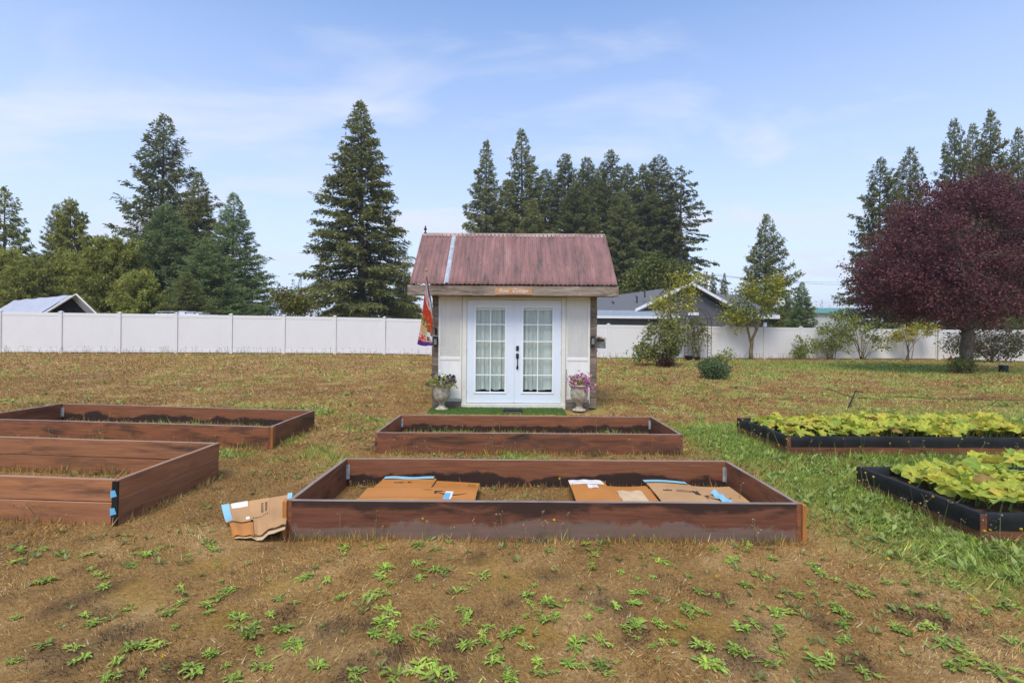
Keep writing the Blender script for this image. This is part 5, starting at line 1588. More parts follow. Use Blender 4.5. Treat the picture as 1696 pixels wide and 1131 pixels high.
# alder behind the house
b0 = Vector((PX(1090, 520, 46).x, 46, gz(10, 46)))
st = [[(0, 0, 0, .2), RP(1090, 500, 0, .15, b0), RP(1092, 460, 0, .08, b0), RP(1090, 432, 0, .03, b0)], [RP(1090, 500, 0, .1, b0), RP(1065, 470, 0, .05, b0), RP(1058, 455, 0, .02, b0)], [RP(1090, 490, 0, .1, b0), RP(1118, 460, 0, .05, b0), RP(1128, 445, 0, .02, b0)]]
broadleaf('alder_tree', 'yellowish green broadleaf tree behind the left roof slope of the house', 'tree', b0, st, [BL(b0, 1085, 462, 0, 38, 28, 2, 3), BL(b0, 1120, 450, 0, 26, 22, 1.6, 1.5), BL(b0, 1055, 478, 0, 22, 18, 1.4, 1.2), BL(b0, 1080, 438, 0, 16, 14, 1, .7)], 6500, .26,
          [(.07, .10, .02), (.14, .17, .03), (.24, .22, .05)], M_barkm, 72, twigs=150, spread=.38, tr=.03)

# ------------------------------------------------------------------ garden arch with climber
b0 = GB(1156, 594)
ar = thing('garden_arch', 'rusty metal garden arch overgrown by a climber before the fence', 'trellis', b0)
M_rust = simple('rusty_iron', (0.09, 0.045, 0.03), 0.8, 0.4, 14, metal=.2)
f_ = b0.y / F
for dy in (-.25, .25):
    b = MB(); xw = 19 * f_; hh = 62 * f_
    pts = [(-xw, dy, 0), (-xw, dy, hh)] + [(-xw * math.cos(a * math.pi / 8), dy, hh + xw * 1.1 * math.sin(a * math.pi / 8)) for a in range(1, 8)] + [(xw, dy, hh), (xw, dy, 0)]
    b.tube(pts, .016, 6)
    b.build('hoop', M_rust, ar)
for sx in (-1, 1):
    for k in range(9):
        z = .15 + k * .19
        MB().tube([(sx * 19 * f_, -.25, z), (sx * 19 * f_, .25, z)], .009, 5).build('rung', M_rust, ar)
for xx in (-7, 7):
    MB().tube([(xx * f_, .25, 0), (xx * f_, .25, 62 * f_)], .009, 5).build('bar', M_rust, ar)
shrub('climbing_vine', 'pale climber covering the top and middle of the garden arch', 1156, 593, [(1156, 538, 0, 18, 14, .3, 1.4), (1154, 570, 0, 8, 20, .2, .8), (1166, 558, 0, 14, 14, .3, .6), (1145, 556, 0, 9, 14, .3, .4)], 1250, .11, [(.10, .12, .03), (.2, .21, .06), (.32, .28, .10)], 73, 8, 90, .10)
pot_b = GB(1141, 597)
tag(MB().lathe([(.001, 0), (.15, 0), (.20, .22), (.21, .25), (.18, .25), (.17, .2), (.001, .19)], 16).build('black_pot', M_black, None, True, loc=pot_b), 'squat black plastic pot at the foot of the garden arch', 'plant pot')
pot_b = GB(1155, 597, .9)
tag(MB().lathe([(.001, 0), (.11, 0), (.15, .16), (.16, .18), (.13, .18), (.001, .14)], 16).build('black_pot', M_black, None, True, loc=pot_b), 'smaller black plastic pot, right one under the garden arch', 'plant pot')

# ------------------------------------------------------------------ grey house behind the fence
M_shing = simple('charcoal_roof_shingle', (0.135, 0.135, 0.138), 0.9, 0.25, 30, (1, 1, 1), bmp=0.4)
M_side = simple('grey_siding', (0.115, 0.115, 0.122), 0.8, 0.08, 3)
M_fasc = simple('white_fascia', (0.72, 0.73, 0.74), 0.5, 0.04)
M_metr = simple('blue_grey_metal_roof', (0.26, 0.29, 0.32), 0.6, 0.15, 3)
YH = 33.0
hz = gz(14, YH)
house = thing('grey_house', 'grey house with gabled shingle roof and white fascia beyond the fence', 'house', (PX(1145, 555, YH).x, YH, hz))
hx = house.location.x
def hp(u, v, Y=YH):
    q = PX(u, v, Y); return (q.x - hx, q.z - hz)
gl, gr_, gp_ = hp(1052, 515), hp(1236, 521), hp(1146, 470)
ze = (gl[1] + gr_[1]) / 2
wl, wr = hp(985, 520)[0] , hp(1297, 520)[0]
DEP = 9.0
# gable wall (vertical boards as real battens)
MB().prism([(gl[0] + .5, -.3), (gr_[0] - .5, -.3), (gr_[0] - .5, ze - .1), (gp_[0], gp_[1] - .25), (gl[0] + .5, ze - .1)], .45, .6).build('gable_wall', M_side, house)
bt = MB()
x = gl[0] + .6
while x < gr_[0] - .6:
    zt2 = (gp_[1] - .3) - abs(x - gp_[0]) * ((gp_[1] - ze) / ((gr_[0] - gl[0]) / 2))
    bt.box(x, x + .03, .437, .449, 0, zt2 - .12); x += .28
tag(bt.build('battens', M_side, house), kind='stuff')
MB().box(gl[0] + .5, gr_[0] - .5, .425, .436, ze - .35, ze - .22).build('band_board', M_side, house)
# right wing wall
MB().box(gr_[0] - .5, wr - .3, 1.5, 1.7, -.3, hp(1300, 527)[1]).build('wing_wall', M_side, house)
bt = MB(); x = gr_[0] - .4
while x < wr - .35:
    bt.box(x, x + .03, 1.487, 1.499, 0, hp(1300, 528)[1]); x += .28
tag(bt.build('battens', M_side, house), kind='stuff')
MB().box(wr - .33, wr - .2, 1.45, 1.75, -.3, hp(1300, 527)[1]).build('corner_board', M_side, house)
# roofs
sl2 = (gp_[1] - ze) / (gp_[0] - gl[0])
def slab(p, th, name, m):
    p = [Vector(q) for q in p]
    n_ = (p[1] - p[0]).cross(p[2] - p[0]).normalized() * th
    k = len(p)
    MB().add(p + [q + n_ for q in p], [tuple(range(k - 1, -1, -1)), tuple(range(k, 2 * k))] + [(i, (i + 1) % k, k + (i + 1) % k, k + i) for i in range(k)]).build(name, m, house)
slab([(gl[0], 0, ze), (gp_[0], 0, gp_[1]), (gp_[0], DEP, gp_[1]), (gl[0], DEP, ze)][::-1], .10, 'roof', M_shing)
slab([(gr_[0], 0, ze), (gr_[0], DEP, ze), (gp_[0], DEP, gp_[1]), (gp_[0], 0, gp_[1])][::-1], .10, 'roof', M_shing)
# long left roof slope, ridge running away left of the gable
lz = hp(985, 518)[1]
slab([(gp_[0] - 9.6, 1.5, lz - .1), (gl[0] + 1.0, 1.5, ze + .05), (gp_[0], 6.0, gp_[1] + .15), (gp_[0] - 6.3, 6.0, hp(1010, 498, YH + 6)[1])], .10, 'roof', M_shing)
MB().box(gp_[0] - 9.4, gl[0] + 1, 1.7, 1.9, -.3, lz - .15).build('wing_wall', M_side, house)
# right lower roof
rz_, rz2 = hp(1300, 523)[1], hp(1230, 487, YH + 4)[1]
slab([(gr_[0] - 2.6, 1.1, rz_), (wr + .35, 1.1, rz_ - .02), (wr - .6, 5.2, rz2 - .05), (gp_[0] + .4, 5.2, rz2)], .10, 'roof', M_shing)
MB().box(gr_[0] - .4, wr + .37, 1.06, 1.11, rz_ - .16, rz_ + .09).build('fascia', M_fasc, house)
for a, b_ in ((gl, gp_), (gr_, gp_)):
    v0 = Vector((a[0], -.04, a[1] - .06)); v1 = Vector((b_[0], -.04, b_[1] - .06))
    dx = (v1 - v0)
    MB().add([v0, v1, v1 + Vector((0, 0, .20)), v0 + Vector((0, 0, .20)), v0 + Vector((0, .05, 0)), v1 + Vector((0, .05, 0)), v1 + Vector((0, .05, .20)), v0 + Vector((0, .05, .20))],
             [(0, 1, 2, 3), (7, 6, 5, 4), (0, 4, 5, 1), (3, 2, 6, 7), (0, 3, 7, 4), (1, 5, 6, 2)]).build('fascia', M_fasc, house)
# lean-to with metal roof, wall below
lx0, lx1 = hp(975, 520)[0], hp(1112, 520)[0]
la, lb = hp(985, 516, YH - 1)[1], hp(985, 524, YH - 2)[1]
slab([(lx0 - .6, -1.6, lb), (lx1, -1.6, lb), (lx1, .4, la + .12), (lx0 - .6, .4, la + .12)], .05, 'metal_roof', M_metr)
MB().box(lx0 - .6, lx1 + .02, -1.66, -1.61, lb - .10, lb + .06).build('gutter', M_fasc, house)
MB().box(lx0 - .5, lx1 - .1, -1.2, -1.1, -.3, lb + .02).build('lean_to_wall', M_side, house)
bt = MB(); x = lx0 - .45
while x < lx1 - .15:
    bt.box(x, x + .03, -1.212, -1.2, 0, lb - .02); x += .26
tag(bt.build('battens', M_side, house), kind='stuff')
a_, b_ = hp(1143, 517), hp(1161, 522)
MB().box(a_[0], b_[0], .40, .424, b_[1], a_[1]).build('vent_panel', M_fasc, house)
a_, b_ = hp(1282, 533), hp(1287.5, 540)
MB().box(a_[0], b_[0], 1.36, 1.47, b_[1], a_[1], ch=.01).build('meter_box', M_fasc, house)
for (u_, v_) in ((1016, 503), (1055, 494), (1068, 486)):
    q = PX(u_, v_, YH + 3.0)
    MB().tube([(q.x - hx, q.y - YH, q.z - hz - .3), (q.x - hx, q.y - YH, q.z - hz + .12), (q.x - hx - .12, q.y - YH, q.z - hz + .14)], .05, 8).build('roof_vent', M_dark, house)
# satellite dish
q = PX(1293, 500, YH - .2)
ds = thing('satellite_dish', 'round white satellite dish on the right eave of the grey house', 'satellite dish', (q.x, q.y, q.z))
R_ = Matrix.Rotation(math.radians(78), 4, 'X') @ Matrix.Rotation(math.radians(20), 4, 'Y')
b = MB().lathe([(.001, 0), (.12, .012), (.22, .04), (.30, .085), (.305, .075), (.22, .03), (.12, .0), (.001, -.012)], 22)
b.v = [tuple(R_ @ Vector(p_)) for p_ in b.v]
b.build('reflector', M_fasc, ds, True)
MB().tube([(0, 0, 0), (.0, .25, -.1), (0, .5, -.75)], .025, 6).build('mast', M_galv, ds)
MB().tube([(0, -.02, -.28), (.0, -.35, -.1)], .012, 6).box(-.03, .03, -.40, -.32, -.14, -.06).build('feed_arm', M_dark, ds)

# far green roofed building
q = PX(1368, 520, 75)
gh = thing('green_roofed_house', 'distant house with green metal roof left of the purple tree', 'house', (q.x, 75, gz(q.x, 75)))
zz1, zz0 = PX(1370, 508, 75).z - gh.location.z, PX(1370, 518, 75).z - gh.location.z
MB().box(-3.4, 6, .4, 6, 0, zz0).build('wall', simple('pale_siding', (.45, .47, .45), .8), gh)
MB().add([(-3.8, 0, zz0), (6.5, 0, zz0), (6.5, 3.2, zz1), (-3.8, 3.2, zz1), (-3.8, 6.4, zz0), (6.5, 6.4, zz0), (-3.8, 0, zz0 - .12), (6.5, 0, zz0 - .12), (-3.8, 6.4, zz0 - .12), (6.5, 6.4, zz0 - .12)],
         [(0, 1, 2, 3), (3, 2, 5, 4), (0, 3, 4), (1, 5, 2), (6, 7, 1, 0), (8, 4, 5, 9), (6, 0, 4, 8), (7, 9, 5, 1), (6, 8, 9, 7)]).build('roof', simple('green_metal_roof', (.10, .24, .20), .5, .12), gh)

# utility pole and wires
q = PX(1170, 520, 58)
pole = thing('utility_pole', 'thin wooden utility pole with crossbar rising behind the grey roof', 'utility pole', (q.x, 58, gz(q.x, 58)))
pt_ = PX(1170, 450, 58).z - pole.location.z
MB().tube([(0, 0, 0), (0, 0, pt_)], [.17, .11], 8).build('post', M_plank, pole)
MB().box(-1.0, 1.0, -.07, -.0, pt_ - .55, pt_ - .42).build('crossarm', M_plank, pole)
for xx in (-.9, .9):
    MB().lathe([(.05, 0), (.06, .06), (.03, .16)], 8, (xx, -.03, pt_ - .42)).build('insulator', M_galv, pole)
for sgn, (u2, v2, Y2, lb_) in enumerate([(1560, 455, 80, 'upper overhead wire running right from the utility pole'), (1560, 462, 80, 'lower overhead wire running right from the utility pole')]):
    a_ = Vector((q.x + (.9 if sgn else -.9), 57.97, pole.location.z + pt_ - .3)); b_ = PX(u2, v2, Y2)
    pts = [a_.lerp(b_, k / 12) - Vector((0, 0, 1.1 * 4 * (k / 12) * (1 - k / 12))) for k in range(13)]
    tag(MB().tube(pts, .018, 5).build('overhead_wire', M_dark), lb_, 'wire', 'overhead wires')

# ------------------------------------------------------------------ left background: tarp shelter and roof rack of a parked vehicle
YT = 27.5
q = PX(127, 487, YT)
tz = gz(q.x, YT)
sh = thing('tarp_shelter', 'grey tarp covered frame shelter with open dark gable behind the fence', 'shelter', (q.x, YT, tz))
def tp(u, v, Y=YT):
    k = PX(u, v, Y); return Vector((k.x - q.x, k.y - YT, k.z - tz))
pk, el, er = tp(127, 488), tp(80, 517), tp(158, 518)
bk = Vector((-9.0, 5.5, .0))
M_tarp = simple('grey_tarp', (0.42, 0.44, 0.50), 0.55, 0.08, 1.6, bmp=0.5)
el2 = el + (el - pk) * .6; er2 = er + (er - pk) * .6
def ridge_sheet(a, b_, dvec, name):
    n1, n2 = 24, 12; vs = []
    for i in range(n1 + 1):
        for j in range(n2 + 1):
            p_ = a.lerp(b_, j / n2) + dvec * (i / n1)
            sag = -.07 * abs(math.sin(i / n1 * math.pi * 4)) * math.sin(j / n2 * math.pi) + .05 * mnoise.noise(Vector((i * .35, j * .5, 4)))
            vs.append(p_ + Vector((0, 0, sag)))
    fs = [(i * (n2 + 1) + j, i * (n2 + 1) + j + 1, (i + 1) * (n2 + 1) + j + 1, (i + 1) * (n2 + 1) + j) for i in range(n1) for j in range(n2)]
    MB().add(vs, fs).build(name, M_tarp, sh, True)
ridge_sheet(pk, el2, bk, 'tarp'); ridge_sheet(pk, er2, bk, 'tarp')
M_pipe = simple('white_frame_pipe', (.62, .60, .52), .5, .1)
for a_, b_ in ((pk, el2), (pk, er2)):
    MB().tube([a_ + Vector((0, -.03, .02)), b_ + Vector((0, -.03, .02))], .045, 8).build('frame_pipe', M_pipe, sh)
for e_ in (el2, er2):
    MB().tube([e_, Vector((e_.x, e_.y, 0))], .045, 8).build('frame_pipe', M_pipe, sh)
    e3 = e_ + bk
    MB().tube([e3, Vector((e3.x, e3.y, 0))], .045, 8).build('frame_pipe', M_pipe, sh)
M_dk2 = simple('interior_shade_black', (0.02, 0.02, 0.022), 0.9, 0.3)
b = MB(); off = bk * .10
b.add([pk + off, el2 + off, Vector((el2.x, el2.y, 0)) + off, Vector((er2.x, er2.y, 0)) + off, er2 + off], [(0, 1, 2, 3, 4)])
b.build('interior_shade_sheet', M_dk2, sh)  # black sheet just inside the opening, added to stand for the shelter's shade
YV = 25.6
q = PX(291, 520, YV)
vz = gz(q.x, YV)
ve = thing('parked_trailer', 'white camper roof with rack and vents showing above the fence', 'camper', (q.x, YV, vz))
hw_ = 36 * YV / F; zt3 = PX(291, 517.5, YV).z - vz
M_cw = simple('camper_white', (.66, .66, .64), .4, .06)
MB().box(-hw_, hw_, 0, 2.0, .55, zt3 - .05, ch=.12).build('body', M_cw, ve)
MB().box(-hw_ + .1, hw_ - .1, .05, .09, zt3 + .02, zt3 + .06).build('roof_rail', M_galv, ve)
for k in range(5):
    xx = -hw_ + .2 + k * (2 * hw_ - .4) / 4
    MB().box(xx - .02, xx + .02, .05, .09, zt3 - .05, zt3 + .02).build('rail_foot', M_dark, ve)
MB().box(-.25, .15, .6, 1.1, zt3 - .05, zt3 + .10, ch=.03).build('roof_vent', M_cw, ve)
MB().box(.45, 1.05, .5, 1.2, zt3 - .05, zt3 + .05, ch=.03).build('roof_vent', simple('grey_vent', (.3, .3, .3), .5), ve)
for xx in (-.7, .7):
    b = MB(); b.tube([(xx, .02, .36), (xx, .22, .36)], .34, 18); b.build('wheel', M_black, ve)

# ------------------------------------------------------------------ small things on the lawn
q = GP(1662, 616)
pl = thing('garden_light', 'short black garden box light with pale cap right of the purple tree', 'garden light', q)
MB().box(-.10, .10, -.10, .10, 0, .26, ch=.01).build('body', M_dark, pl)
MB().box(-.125, .125, -.125, .125, .262, .29, ch=.008).build('cap', M_galv, pl)
q = GB(1573, 592, .5)
bd = thing('leaning_board', 'weathered brown board leaning on the fence beside the dark bush', 'board', q)
R_ = Matrix.Rotation(math.radians(-14), 4, 'X') @ Matrix.Rotation(math.radians(-6), 4, 'Y')
b = MB().box(-.32, .32, -.02, .02, 0, 1.0, R_); b.build('board', wood('brown_old_plywood', (.20, .12, .085), (.13, .08, .06), 'z', .8), bd)
q = GB(1571, 593, .9)
tag(MB().tube([(0, 0, .05), (.05, -.02, .12), (.12, .0, .10), (.16, .03, .22), (.20, .02, .06), (.1, -.05, .04)], .05, 8).build('red_hose_bundle', simple('red_rubber', (.45, .03, .02), .5), None, True, loc=q), 'small red bundle on the ground beside the leaning board', 'bundle')
# drip hose on the lawn
pts = [GP(*p_) + Vector((0, 0, .02)) for p_ in ((1372, 646), (1395, 654), (1411, 659), (1440, 662), (1490, 659), (1560, 662), (1640, 663), (1740, 668))]
fine = []
for k in range(len(pts) - 1):
    for s in range(4):
        a_ = pts[k].lerp(pts[k + 1], s / 4); a_.z = gz(a_.x, a_.y) + .025 + .015 * math.sin(k * 5 + s); a_.y += .05 * math.sin(k * 3 + s * 1.3); fine.append(a_)
tag(MB().tube(fine, .008, 6).build('drip_hose', M_black, None, True), 'thin black irrigation hose lying across the lawn behind the squash planters', 'hose')
pts = [GP(1405, 676), GP(1412, 667), GP(1417, 660), GP(1430, 659)]
tag(MB().tube([p_ + Vector((0, 0, h_)) for p_, h_ in zip(pts, (.02, .10, .18, .14))], [.016, .016, .014, .012], 6).build('hose_riser', M_black, None, True), 'short bent black hose end standing up behind the squash planter', 'hose')

# ------------------------------------------------------------------ squash plants
M_squash = attr_mat('squash_leaf', 0.55, 0.42, 0.2)
def squash_leaf(seed):
    rng = np.random.default_rng(seed)
    pts = []; n_ = 20
    for k in range(n_):
        a = 2 * math.pi * k / n_
        lob = 0.78 + 0.24 * abs(math.cos(2.5 * (a - math.pi / 2))) ** .8
        if abs(((a - 1.5 * math.pi + math.pi) % (2 * math.pi)) - math.pi) < .32: lob *= .42        # notch at the stalk
        pts.append((lob * (1 + rng.normal(0, .05)) * math.cos(a), lob * (1 + rng.normal(0, .05)) * math.sin(a)))
    V = [(0, -.12, -.10)]
    for f in (.5, 1.0):
        for k, (x, y) in enumerate(pts):
            z = .26 * (f * math.hypot(x, y)) ** 2 * rng.uniform(.4, 1.2) * (-1 if rng.random() < .72 else .8) * (1 if f == 1 else .4)
            V.append((x * f, y * f - .06, z + (.05 * (-1) ** k if f == 1 else .0)))
    Fs = [(0, 1 + k, 1 + (k + 1) % n_) for k in range(n_)]
    for k in range(n_):
        a, b_, c_, d_ = 1 + k, 1 + (k + 1) % n_, 1 + n_ + (k + 1) % n_, 1 + n_ + k
        Fs += [(a, d_, c_), (a, c_, b_)]
    return np.array(V), np.array(Fs)
LEAFM = []
pal_s = [((.50, .52, .07), (.58, .56, .075)), ((.56, .53, .07), (.46, .51, .075)), ((.36, .47, .07), (.46, .51, .075)), ((.66, .56, .085), (.66, .50, .08)), ((.24, .36, .06), (.36, .45, .075)), ((.46, .32, .09), (.36, .21, .08))]
for k, (ci, ce) in enumerate(pal_s):
    for j in range(2):
        V, Fs = squash_leaf(200 + k * 2 + j)
        d = np.hypot(V[:, 0], V[:, 1])[:, None]
        rng = np.random.default_rng(300 + k)
        colr = np.array(ci) * (1 - np.clip(d, 0, 1)) + np.array(ce) * np.clip(d, 0, 1)
        vein = np.ones((len(V), 1)); vein[0] = 1.35; vein[1::4] = 1.22; vein[2::4] = .92; vein[4::4] = .92
        me = np_mesh('leaf', V, Fs, np.clip(colr * vein * rng.uniform(.86, 1.12, (len(V), 1)), 0, .8))
        me.materials.append(M_squash); LEAFM.append(me)
def squash(label, x0, x1, y0, y1, zs, n_, seed, hmax, size, wts, bias=1.0):
    rng = np.random.default_rng(seed)
    xm_, ym_ = (x0 + x1) / 2, (y0 + y1) / 2
    r = thing('squash_plant', label, 'squash plant', (xm_, ym_, zs), group='squash plants in the black lined planters')
    stalks = MB()
    placed = []
    for k in range(n_):
        for tr_i in range(12):
            x = x0 + (x1 - x0) * rng.random() ** bias; y = rng.uniform(y0, y1)
            if all((x - a) ** 2 + (y - b_) ** 2 > (size * .5) ** 2 for a, b_ in placed): break
        placed.append((x, y))
        md = float(fbm(np.array([x * 1.7]), np.array([y * 1.7]), seed)[0])
        z = .04 + hmax * np.clip(.15 + 1.1 * md, 0, 1.1) * rng.uniform(.6, 1.1) * min(1, .45 + 2.2 * min(x - x0, x1 - x, .4))
        mi = int(rng.choice(len(LEAFM), p=wts))
        o = link('leaf', LEAFM[mi], None, r, loc=(x - xm_, y - ym_, z), rot=(rng.normal(-.25 if y < ym_ else -.05, .35), rng.normal(0, .38), rng.uniform(0, 6.28)))
        s = size * rng.uniform(.38, .68); o.scale = (s, s, s)
        stalks.tube([(x - xm_ + rng.normal(0, .05), y - ym_ + .03, -.04), (x - xm_, y - ym_, z - .015)], [.006, .004], 4, cap=False)
    M_st = simple('squash_stalk', (.16, .20, .05), .6)
    tag(stalks.build('stalks', M_st, r), kind='stuff')
    return r
wt = np.array([6, 6, 5, 5, 3, 3, 4, 4, 1.5, 1.5, .9, .9]); wt /= wt.sum()
wt2 = np.array([5, 5, 5, 5, 4, 4, 3, 3, 2.2, 2.2, .6, .6]); wt2 /= wt2.sum()
X0, X1, Y0, Y1 = BEDS['R2']
squash('left half of the yellowing squash in the further planter', X0 + .12, (X0 + X1) / 2 + .1, Y0 + .06, Y1 - .08, gz(5, 5.9) + .17, 298, 401, .17, .140, wt)
squash('right half of the yellowing squash in the further planter, browning on its left', (X0 + X1) / 2 - .05, X1 - .1, Y0 + .06, Y1 - .12, gz(5, 5.9) + .17, 298, 402, .16, .140, wt)
X0, X1, Y0, Y1 = BEDS['R1']
squash('sprawling light green squash in the nearer planter', X0 + .30, X1 - .3, Y0 + .10, Y1 - .10, gz(5, 3.6) + .14, 299, 403, .20, .155, wt2, 2.2)

# ------------------------------------------------------------------ weeds
M_weed = attr_mat('weed_leaf', 0.5, 0.25, 0.35, rnd=0.2)
def rosette(seed):
    rng = np.random.default_rng(seed)
    nl = int(rng.integers(18, 34)); Vs, Fs, Cs = [], [], []
    hv = rng.uniform(0, 1)
    base = np.array([.34, .45, .062]) * rng.uniform(.75, 1.2)
    for k in range(nl):
        az = k * 2.4 + rng.normal(0, .7); L = rng.uniform(.3, 1.0) ** .8; wd = L * rng.uniform(.13, .20) * (1 + .7 * hv)
        el = rng.uniform(.1, .9) if L > .65 else rng.uniform(.5, 1.25)
        az2 = az + rng.normal(0, .5); d = np.array([math.cos(az), math.sin(az), 0]); sd_ = np.array([-d[1], d[0], 0])
        off_ = np.array([rng.normal(0, .16), rng.normal(0, .16), 0]); dd2 = np.array([math.cos(az2), math.sin(az2), 0])
        cen = [off_ + (d * (1 - s * .5) + dd2 * s * .5) * (L * s * (1 - .18 * s)) + np.array([0, 0, L * (math.tan(el) * .55 * s * (1 - .72 * s))]) for s in (0, .3, .62, .85, 1.0)]
        ws = [.25, .72, 1.0, .68, .04]
        o = len(Vs); cc_ = base * rng.uniform(.55, 1.2) * np.array([rng.uniform(.8, 1.15), 1, 1])
        if rng.random() < .14: cc_ = np.array([.40, .34, .12]) * rng.uniform(.4, 1)
        for c_, w_ in zip(cen, ws):
            Vs += [c_ - sd_ * wd * w_ * .5 + np.array([0, 0, wd * .12 * w_]), c_, c_ + sd_ * wd * w_ * .5 + np.array([0, 0, wd * .12 * w_])]
            Cs += [cc_, cc_ * 1.2, cc_]
        for q in range(4):
            for e in range(2):
                Fs.append((o + q * 3 + e, o + q * 3 + e + 1, o + q * 3 + e + 4, o + q * 3 + e + 3))
    me = np_mesh('weed_rosette', np.array(Vs), np.array(Fs), np.array(Cs)); me.materials.append(M_weed)
    return me
ROS = [rosette(500 + k) for k in range(16)]
W3 = z3([(100,150),(80,215),(300,175),(440,180),(200,320),(455,255),(670,240),(520,345),(530,295),(640,455),(800,455),(905,425),(1040,435),(880,545),(700,640),(790,640),(370,650),(210,640),(50,720),(370,720),(540,790),(710,785),(950,745),(1130,745),(1050,680),(1300,660),(1315,740),(1260,590),(1210,500),(1360,480),(1390,400),(1420,560),(1460,630),(1600,740),(1540,295),(1650,210),(1125,360),(905,355),(1110,315),(1690,400),(1170,550),(85,500),(470,525),(700,175),(740,180),(800,150),(950,185),(1080,160),(1160,800),(590,720)])
W4 = z4([(310,115),(130,135),(220,150),(30,180),(390,225),(240,250),(210,290),(540,260),(490,255),(600,370),(20,395),(230,380),(170,400),(200,450),(620,455),(640,510),(950,385),(945,490),(750,545),(720,580),(900,560),(300,610),(280,600),(400,590),(390,545),(460,540),(240,530),(650,635),(480,715),(350,760),(280,795),(560,800),(800,660),(770,720),(870,780),(940,640),(1000,720),(1010,780),(1160,730),(1230,610),(1190,640),(1320,740),(1360,780),(1140,415),(1065,430),(1090,490),(1390,440),(1300,460),(1280,250),(1290,180),(1130,125),(1240,130),(1500,305),(1490,375),(1480,425),(1430,545),(1500,600),(1600,525),(1640,550),(1680,625),(1650,225),(1590,640),(85,770),(490,155),(980,340),(720,285)])
W5 = z5([(180,150),(255,210),(60,280),(340,325),(450,290),(540,360),(600,380),(680,370),(700,265),(780,300),(850,330),(900,370),(790,450),(820,465),(550,460),(500,530),(380,510),(195,370),(110,355),(65,435),(135,460),(100,620),(270,650),(325,660),(470,710),(500,655),(750,685),(830,590),(200,720),(1090,545),(1130,560),(1210,520),(1240,435),(1290,450),(1370,335),(1010,315),(1120,320),(840,215),(830,95),(960,75),(1590,345),(1640,430),(1490,450),(1350,610),(1400,650),(1440,690),(1500,720),(1560,760),(1640,610),(1650,740),(1180,260),(1440,250),(980,770),(470,200),(340,160),(1390,200)])
rng = np.random.default_rng(91)
W3 = W3 + [(u_ + rng.normal(0, 22), v_ + rng.normal(0, 9)) for u_, v_ in W3[::2]]
W4 = W4 + [(u_ + rng.normal(0, 20), v_ + rng.normal(0, 9)) for u_, v_ in W4 if rng.random() < .75]
W5 = W5 + [(u_ + rng.normal(0, 22), v_ + rng.normal(0, 9)) for u_, v_ in W5 if rng.random() < .75]
for lst, lab in ((W3, 'small green weed rosette in the brown grass of the left foreground'), (W4, 'small green weed rosette in the brown grass before the front planter'), (W5, 'small green weed rosette in the brown grass of the right foreground')):
    for (u_, v_) in lst:
        if v_ < 902: continue
        q = GP(u_, v_)
        o = link('weed_rosette', ROS[int(rng.integers(16))], None, None, loc=(q.x, q.y, q.z + .006), rot=(rng.normal(0, .08), rng.normal(0, .08), rng.uniform(0, 6.28)))
        s = rng.uniform(.032, .074); o.scale = (s * rng.uniform(.75, 1.35), s * rng.uniform(.7, 1.1), s * rng.uniform(.7, 1.25))
        band = 'beside the front planter' if q.y > 3.1 else ('nearest the bottom edge' if q.y < 2.45 else 'half way to the front planter')
        side = 'far left' if q.x < -1.9 else 'left' if q.x < -.75 else 'middle' if q.x < .55 else 'right' if q.x < 1.7 else 'far right'
        sw = 'tiny' if s < .046 else 'large' if s > .060 else 'mid sized'
        tag(o, sw + ' green weed rosette in the ' + side + ' foreground, ' + band, 'weed', 'weed rosettes in the dry foreground grass')

def ground_cover(name, label, n_, area, size, rng, gate):
    """many small rosettes and clover leaves joined: nobody could count them"""
    y0, y1, half = area
    y = np.sqrt(rng.random(n_) * (y1 ** 2 - y0 ** 2) + y0 ** 2); x = (rng.random(n_) * 2 - 1) * (half * y + .3)
    gsh = lawn(x, y)[0]; cl2 = smooth((fbm(x * 1.6, y * 1.6, 201) - .46) / .12)
    keep = ~in_bed_wall(x, y) & (rng.random(n_) < gate(x, y, gsh, cl2))
    x, y = x[keep], y[keep]; m = len(x)
    k = 7
    X = np.repeat(x, k); Y = np.repeat(y, k); n2_ = m * k
    az = rng.random(n2_) * 6.283
    D = np.stack([np.cos(az), np.sin(az), rng.uniform(.15, 1.0, n2_)], 1)
    sz = np.repeat(size * rng.uniform(.5, 1.2, m), k) * rng.uniform(.7, 1.2, n2_)
    V, Fq = kites(np.stack([X, Y, ground_z(X, Y) + .004], 1), D, sz, sz * .30, rng, .58, up=np.array([[0, 0, 1.0]]))
    colr = np.array([.24, .29, .07]) * rng.uniform(.65, 1.35, n2_)[:, None] * np.repeat(rng.uniform(.8, 1.15, m), k)[:, None]
    return tag(link(name, np_mesh(name, V, Fq, np.repeat(colr, 4, 0)), M_weed), label, 'weeds', kind='stuff')
ground_cover('low_weeds', 'scattered tiny green weeds between the wooden planters and in the near lawn', 7500, (1.9, 9, 1.1), .045, np.random.default_rng(92), lambda x, y, g, c: .10 + .55 * c)
ground_cover('low_weeds', 'dense green weeds growing round the squash planters', 9000, (2.6, 9, 1.15), .085, np.random.default_rng(93), lambda x, y, g, c: smooth((g - .35) / .4) * .9)
ground_cover('low_weeds', 'patches of low green weeds in the lawn round the cottage and shrubs', 9000, (8.5, 26, 1.1), .12, np.random.default_rng(94), lambda x, y, g, c: .02 + .16 * c + .25 * g)

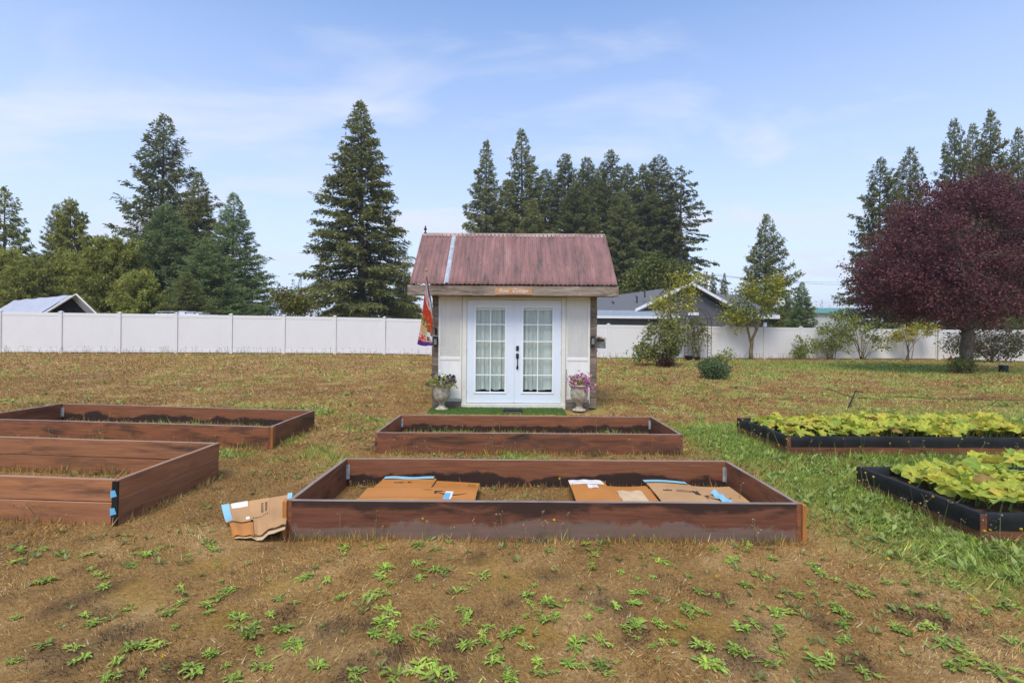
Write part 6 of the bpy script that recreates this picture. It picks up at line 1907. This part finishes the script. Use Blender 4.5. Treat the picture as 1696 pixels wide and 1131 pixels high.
# tall thin stalks with yellow heads
M_stalk = attr_mat('weed_stalk', 0.7, 0.2, 0.2)
def stalk_field(name, label, pts, hmin, hmax, seed, flower=.5, col=(.16, .19, .06)):
    rng = np.random.default_rng(seed); Vs, Fs, Cs = [], [], []; o = 0
    for (x, y) in pts:
        h_ = rng.uniform(hmin, hmax); z = gz(x, y)
        d = np.array([rng.normal(0, .18), rng.normal(0, .18), 1.0]); b0_ = np.array([x, y, z - .01])
        mid = b0_ + d * h_ * .5; d2 = d + np.array([rng.normal(0, .2), rng.normal(0, .2), 0]); tp_ = mid + d2 * h_ * .5
        w_ = rng.uniform(.0012, .0022) * (1 + y * .09); an = rng.uniform(-.6, .6); s_ = np.array([math.cos(an), math.sin(an), 0]) * w_
        Vs += [b0_ - s_, b0_ + s_, mid + s_ * .8, mid - s_ * .8]; Vs += [mid - s_ * .8, mid + s_ * .8, tp_ + s_ * .5, tp_ - s_ * .5]
        Fs += [(o, o + 1, o + 2, o + 3), (o + 4, o + 5, o + 6, o + 7)]; o += 8
        c_ = np.array(col) * rng.uniform(.7, 1.4); Cs += [c_] * 8
        yel = rng.random() < flower
        for k in range(3 if yel else 4):
            r_ = (.0085 if yel else .006) * (1 + y * .05)
            a_ = rng.normal(0, 1, 3); a_ /= np.linalg.norm(a_); e_ = np.cross(a_, rng.normal(0, 1, 3)); e_ /= np.linalg.norm(e_)
            p0 = tp_ + (0 if yel else rng.normal(0, .012, 3))
            Vs += [p0 - a_ * r_, p0 + e_ * r_, p0 + a_ * r_, p0 - e_ * r_]; Fs.append((o, o + 1, o + 2, o + 3)); o += 4
            Cs += [np.array([.62, .40, .02]) if yel else np.array([.30, .22, .12])] * 4
    return tag(link(name, np_mesh(name, np.array(Vs), np.array(Fs), np.array(Cs)), M_stalk), label, 'weeds', kind='stuff')
rng = np.random.default_rng(95)
pts = []
for k in range(170):
    b_ = BEDS['R1'] if rng.random() < .55 else BEDS['R2']
    if rng.random() < .5: pts.append((b_[0] - abs(rng.normal(.12, .16)) - .03, rng.uniform(b_[2] - .35, b_[3])))
    else: pts.append((rng.uniform(b_[0] - .2, b_[1]), b_[2] - abs(rng.normal(.12, .15)) - .03))
stalk_field('flowering_weeds', 'thin flowering weed stalks with yellow heads beside the squash planters', pts, .10, .30, 96, .38)
pts = []
for k in range(150):
    key = ['C1', 'C2', 'L1', 'L2'][int(rng.integers(4))]; b_ = BEDS[key]
    if rng.random() < .55: pts.append((rng.uniform(b_[0], b_[1]), b_[2] - abs(rng.normal(.05, .08)) - .02))
    else: pts.append((rng.uniform(b_[0] + .1, b_[1] - .1), rng.uniform(b_[2] + .1, b_[3] - .1)))
stalk_field('dry_weed_stalks', 'thin dry weed stalks in and around the wooden planters', pts, .08, .24, 97, .15, (.22, .17, .08))
pts = []
for k in range(620):
    s_ = rng.uniform(-2, 17) * STEP
    p_ = fa + fdir * s_ + Vector((0, -abs(rng.normal(.08, .12)) - .10)); pts.append((p_.x, p_.y))
stalk_field('dry_weed_stalks', 'dry grass stalks standing along the foot of the white fence', pts, .08, .34, 98, .0, (.26, .21, .14))
pts = [(lambda q: (q.x, q.y))(GP(u_, v_)) for u_, v_ in z3([(455, 75), (655, 100), (965, 590), (820, 725)]) + z5([(1455, 420), (1545, 425), (215, 300), (1040, 225), (1240, 255)])]
stalk_field('flowering_weeds', 'single yellow dandelion like flowers dotted over the foreground', pts, .02, .06, 99, 1.0)

# ------------------------------------------------------------------ haze
hzm = bpy.data.materials.new('haze_air'); hzm.use_nodes = True
t = hzm.node_tree; t.nodes.remove(t.nodes['Principled BSDF'])
pv = t.nodes.new('ShaderNodeVolumePrincipled'); pv.inputs['Color'].default_value = (.86, .91, 1, 1); pv.inputs['Density'].default_value = 0.0006; pv.inputs['Anisotropy'].default_value = 0.2
t.links.new(pv.outputs[0], t.nodes['Material Output'].inputs['Volume'])
o = MB().box(-1260, 1260, -500, 1260, -3, 66).build('haze', hzm)
tag(o, kind='stuff')
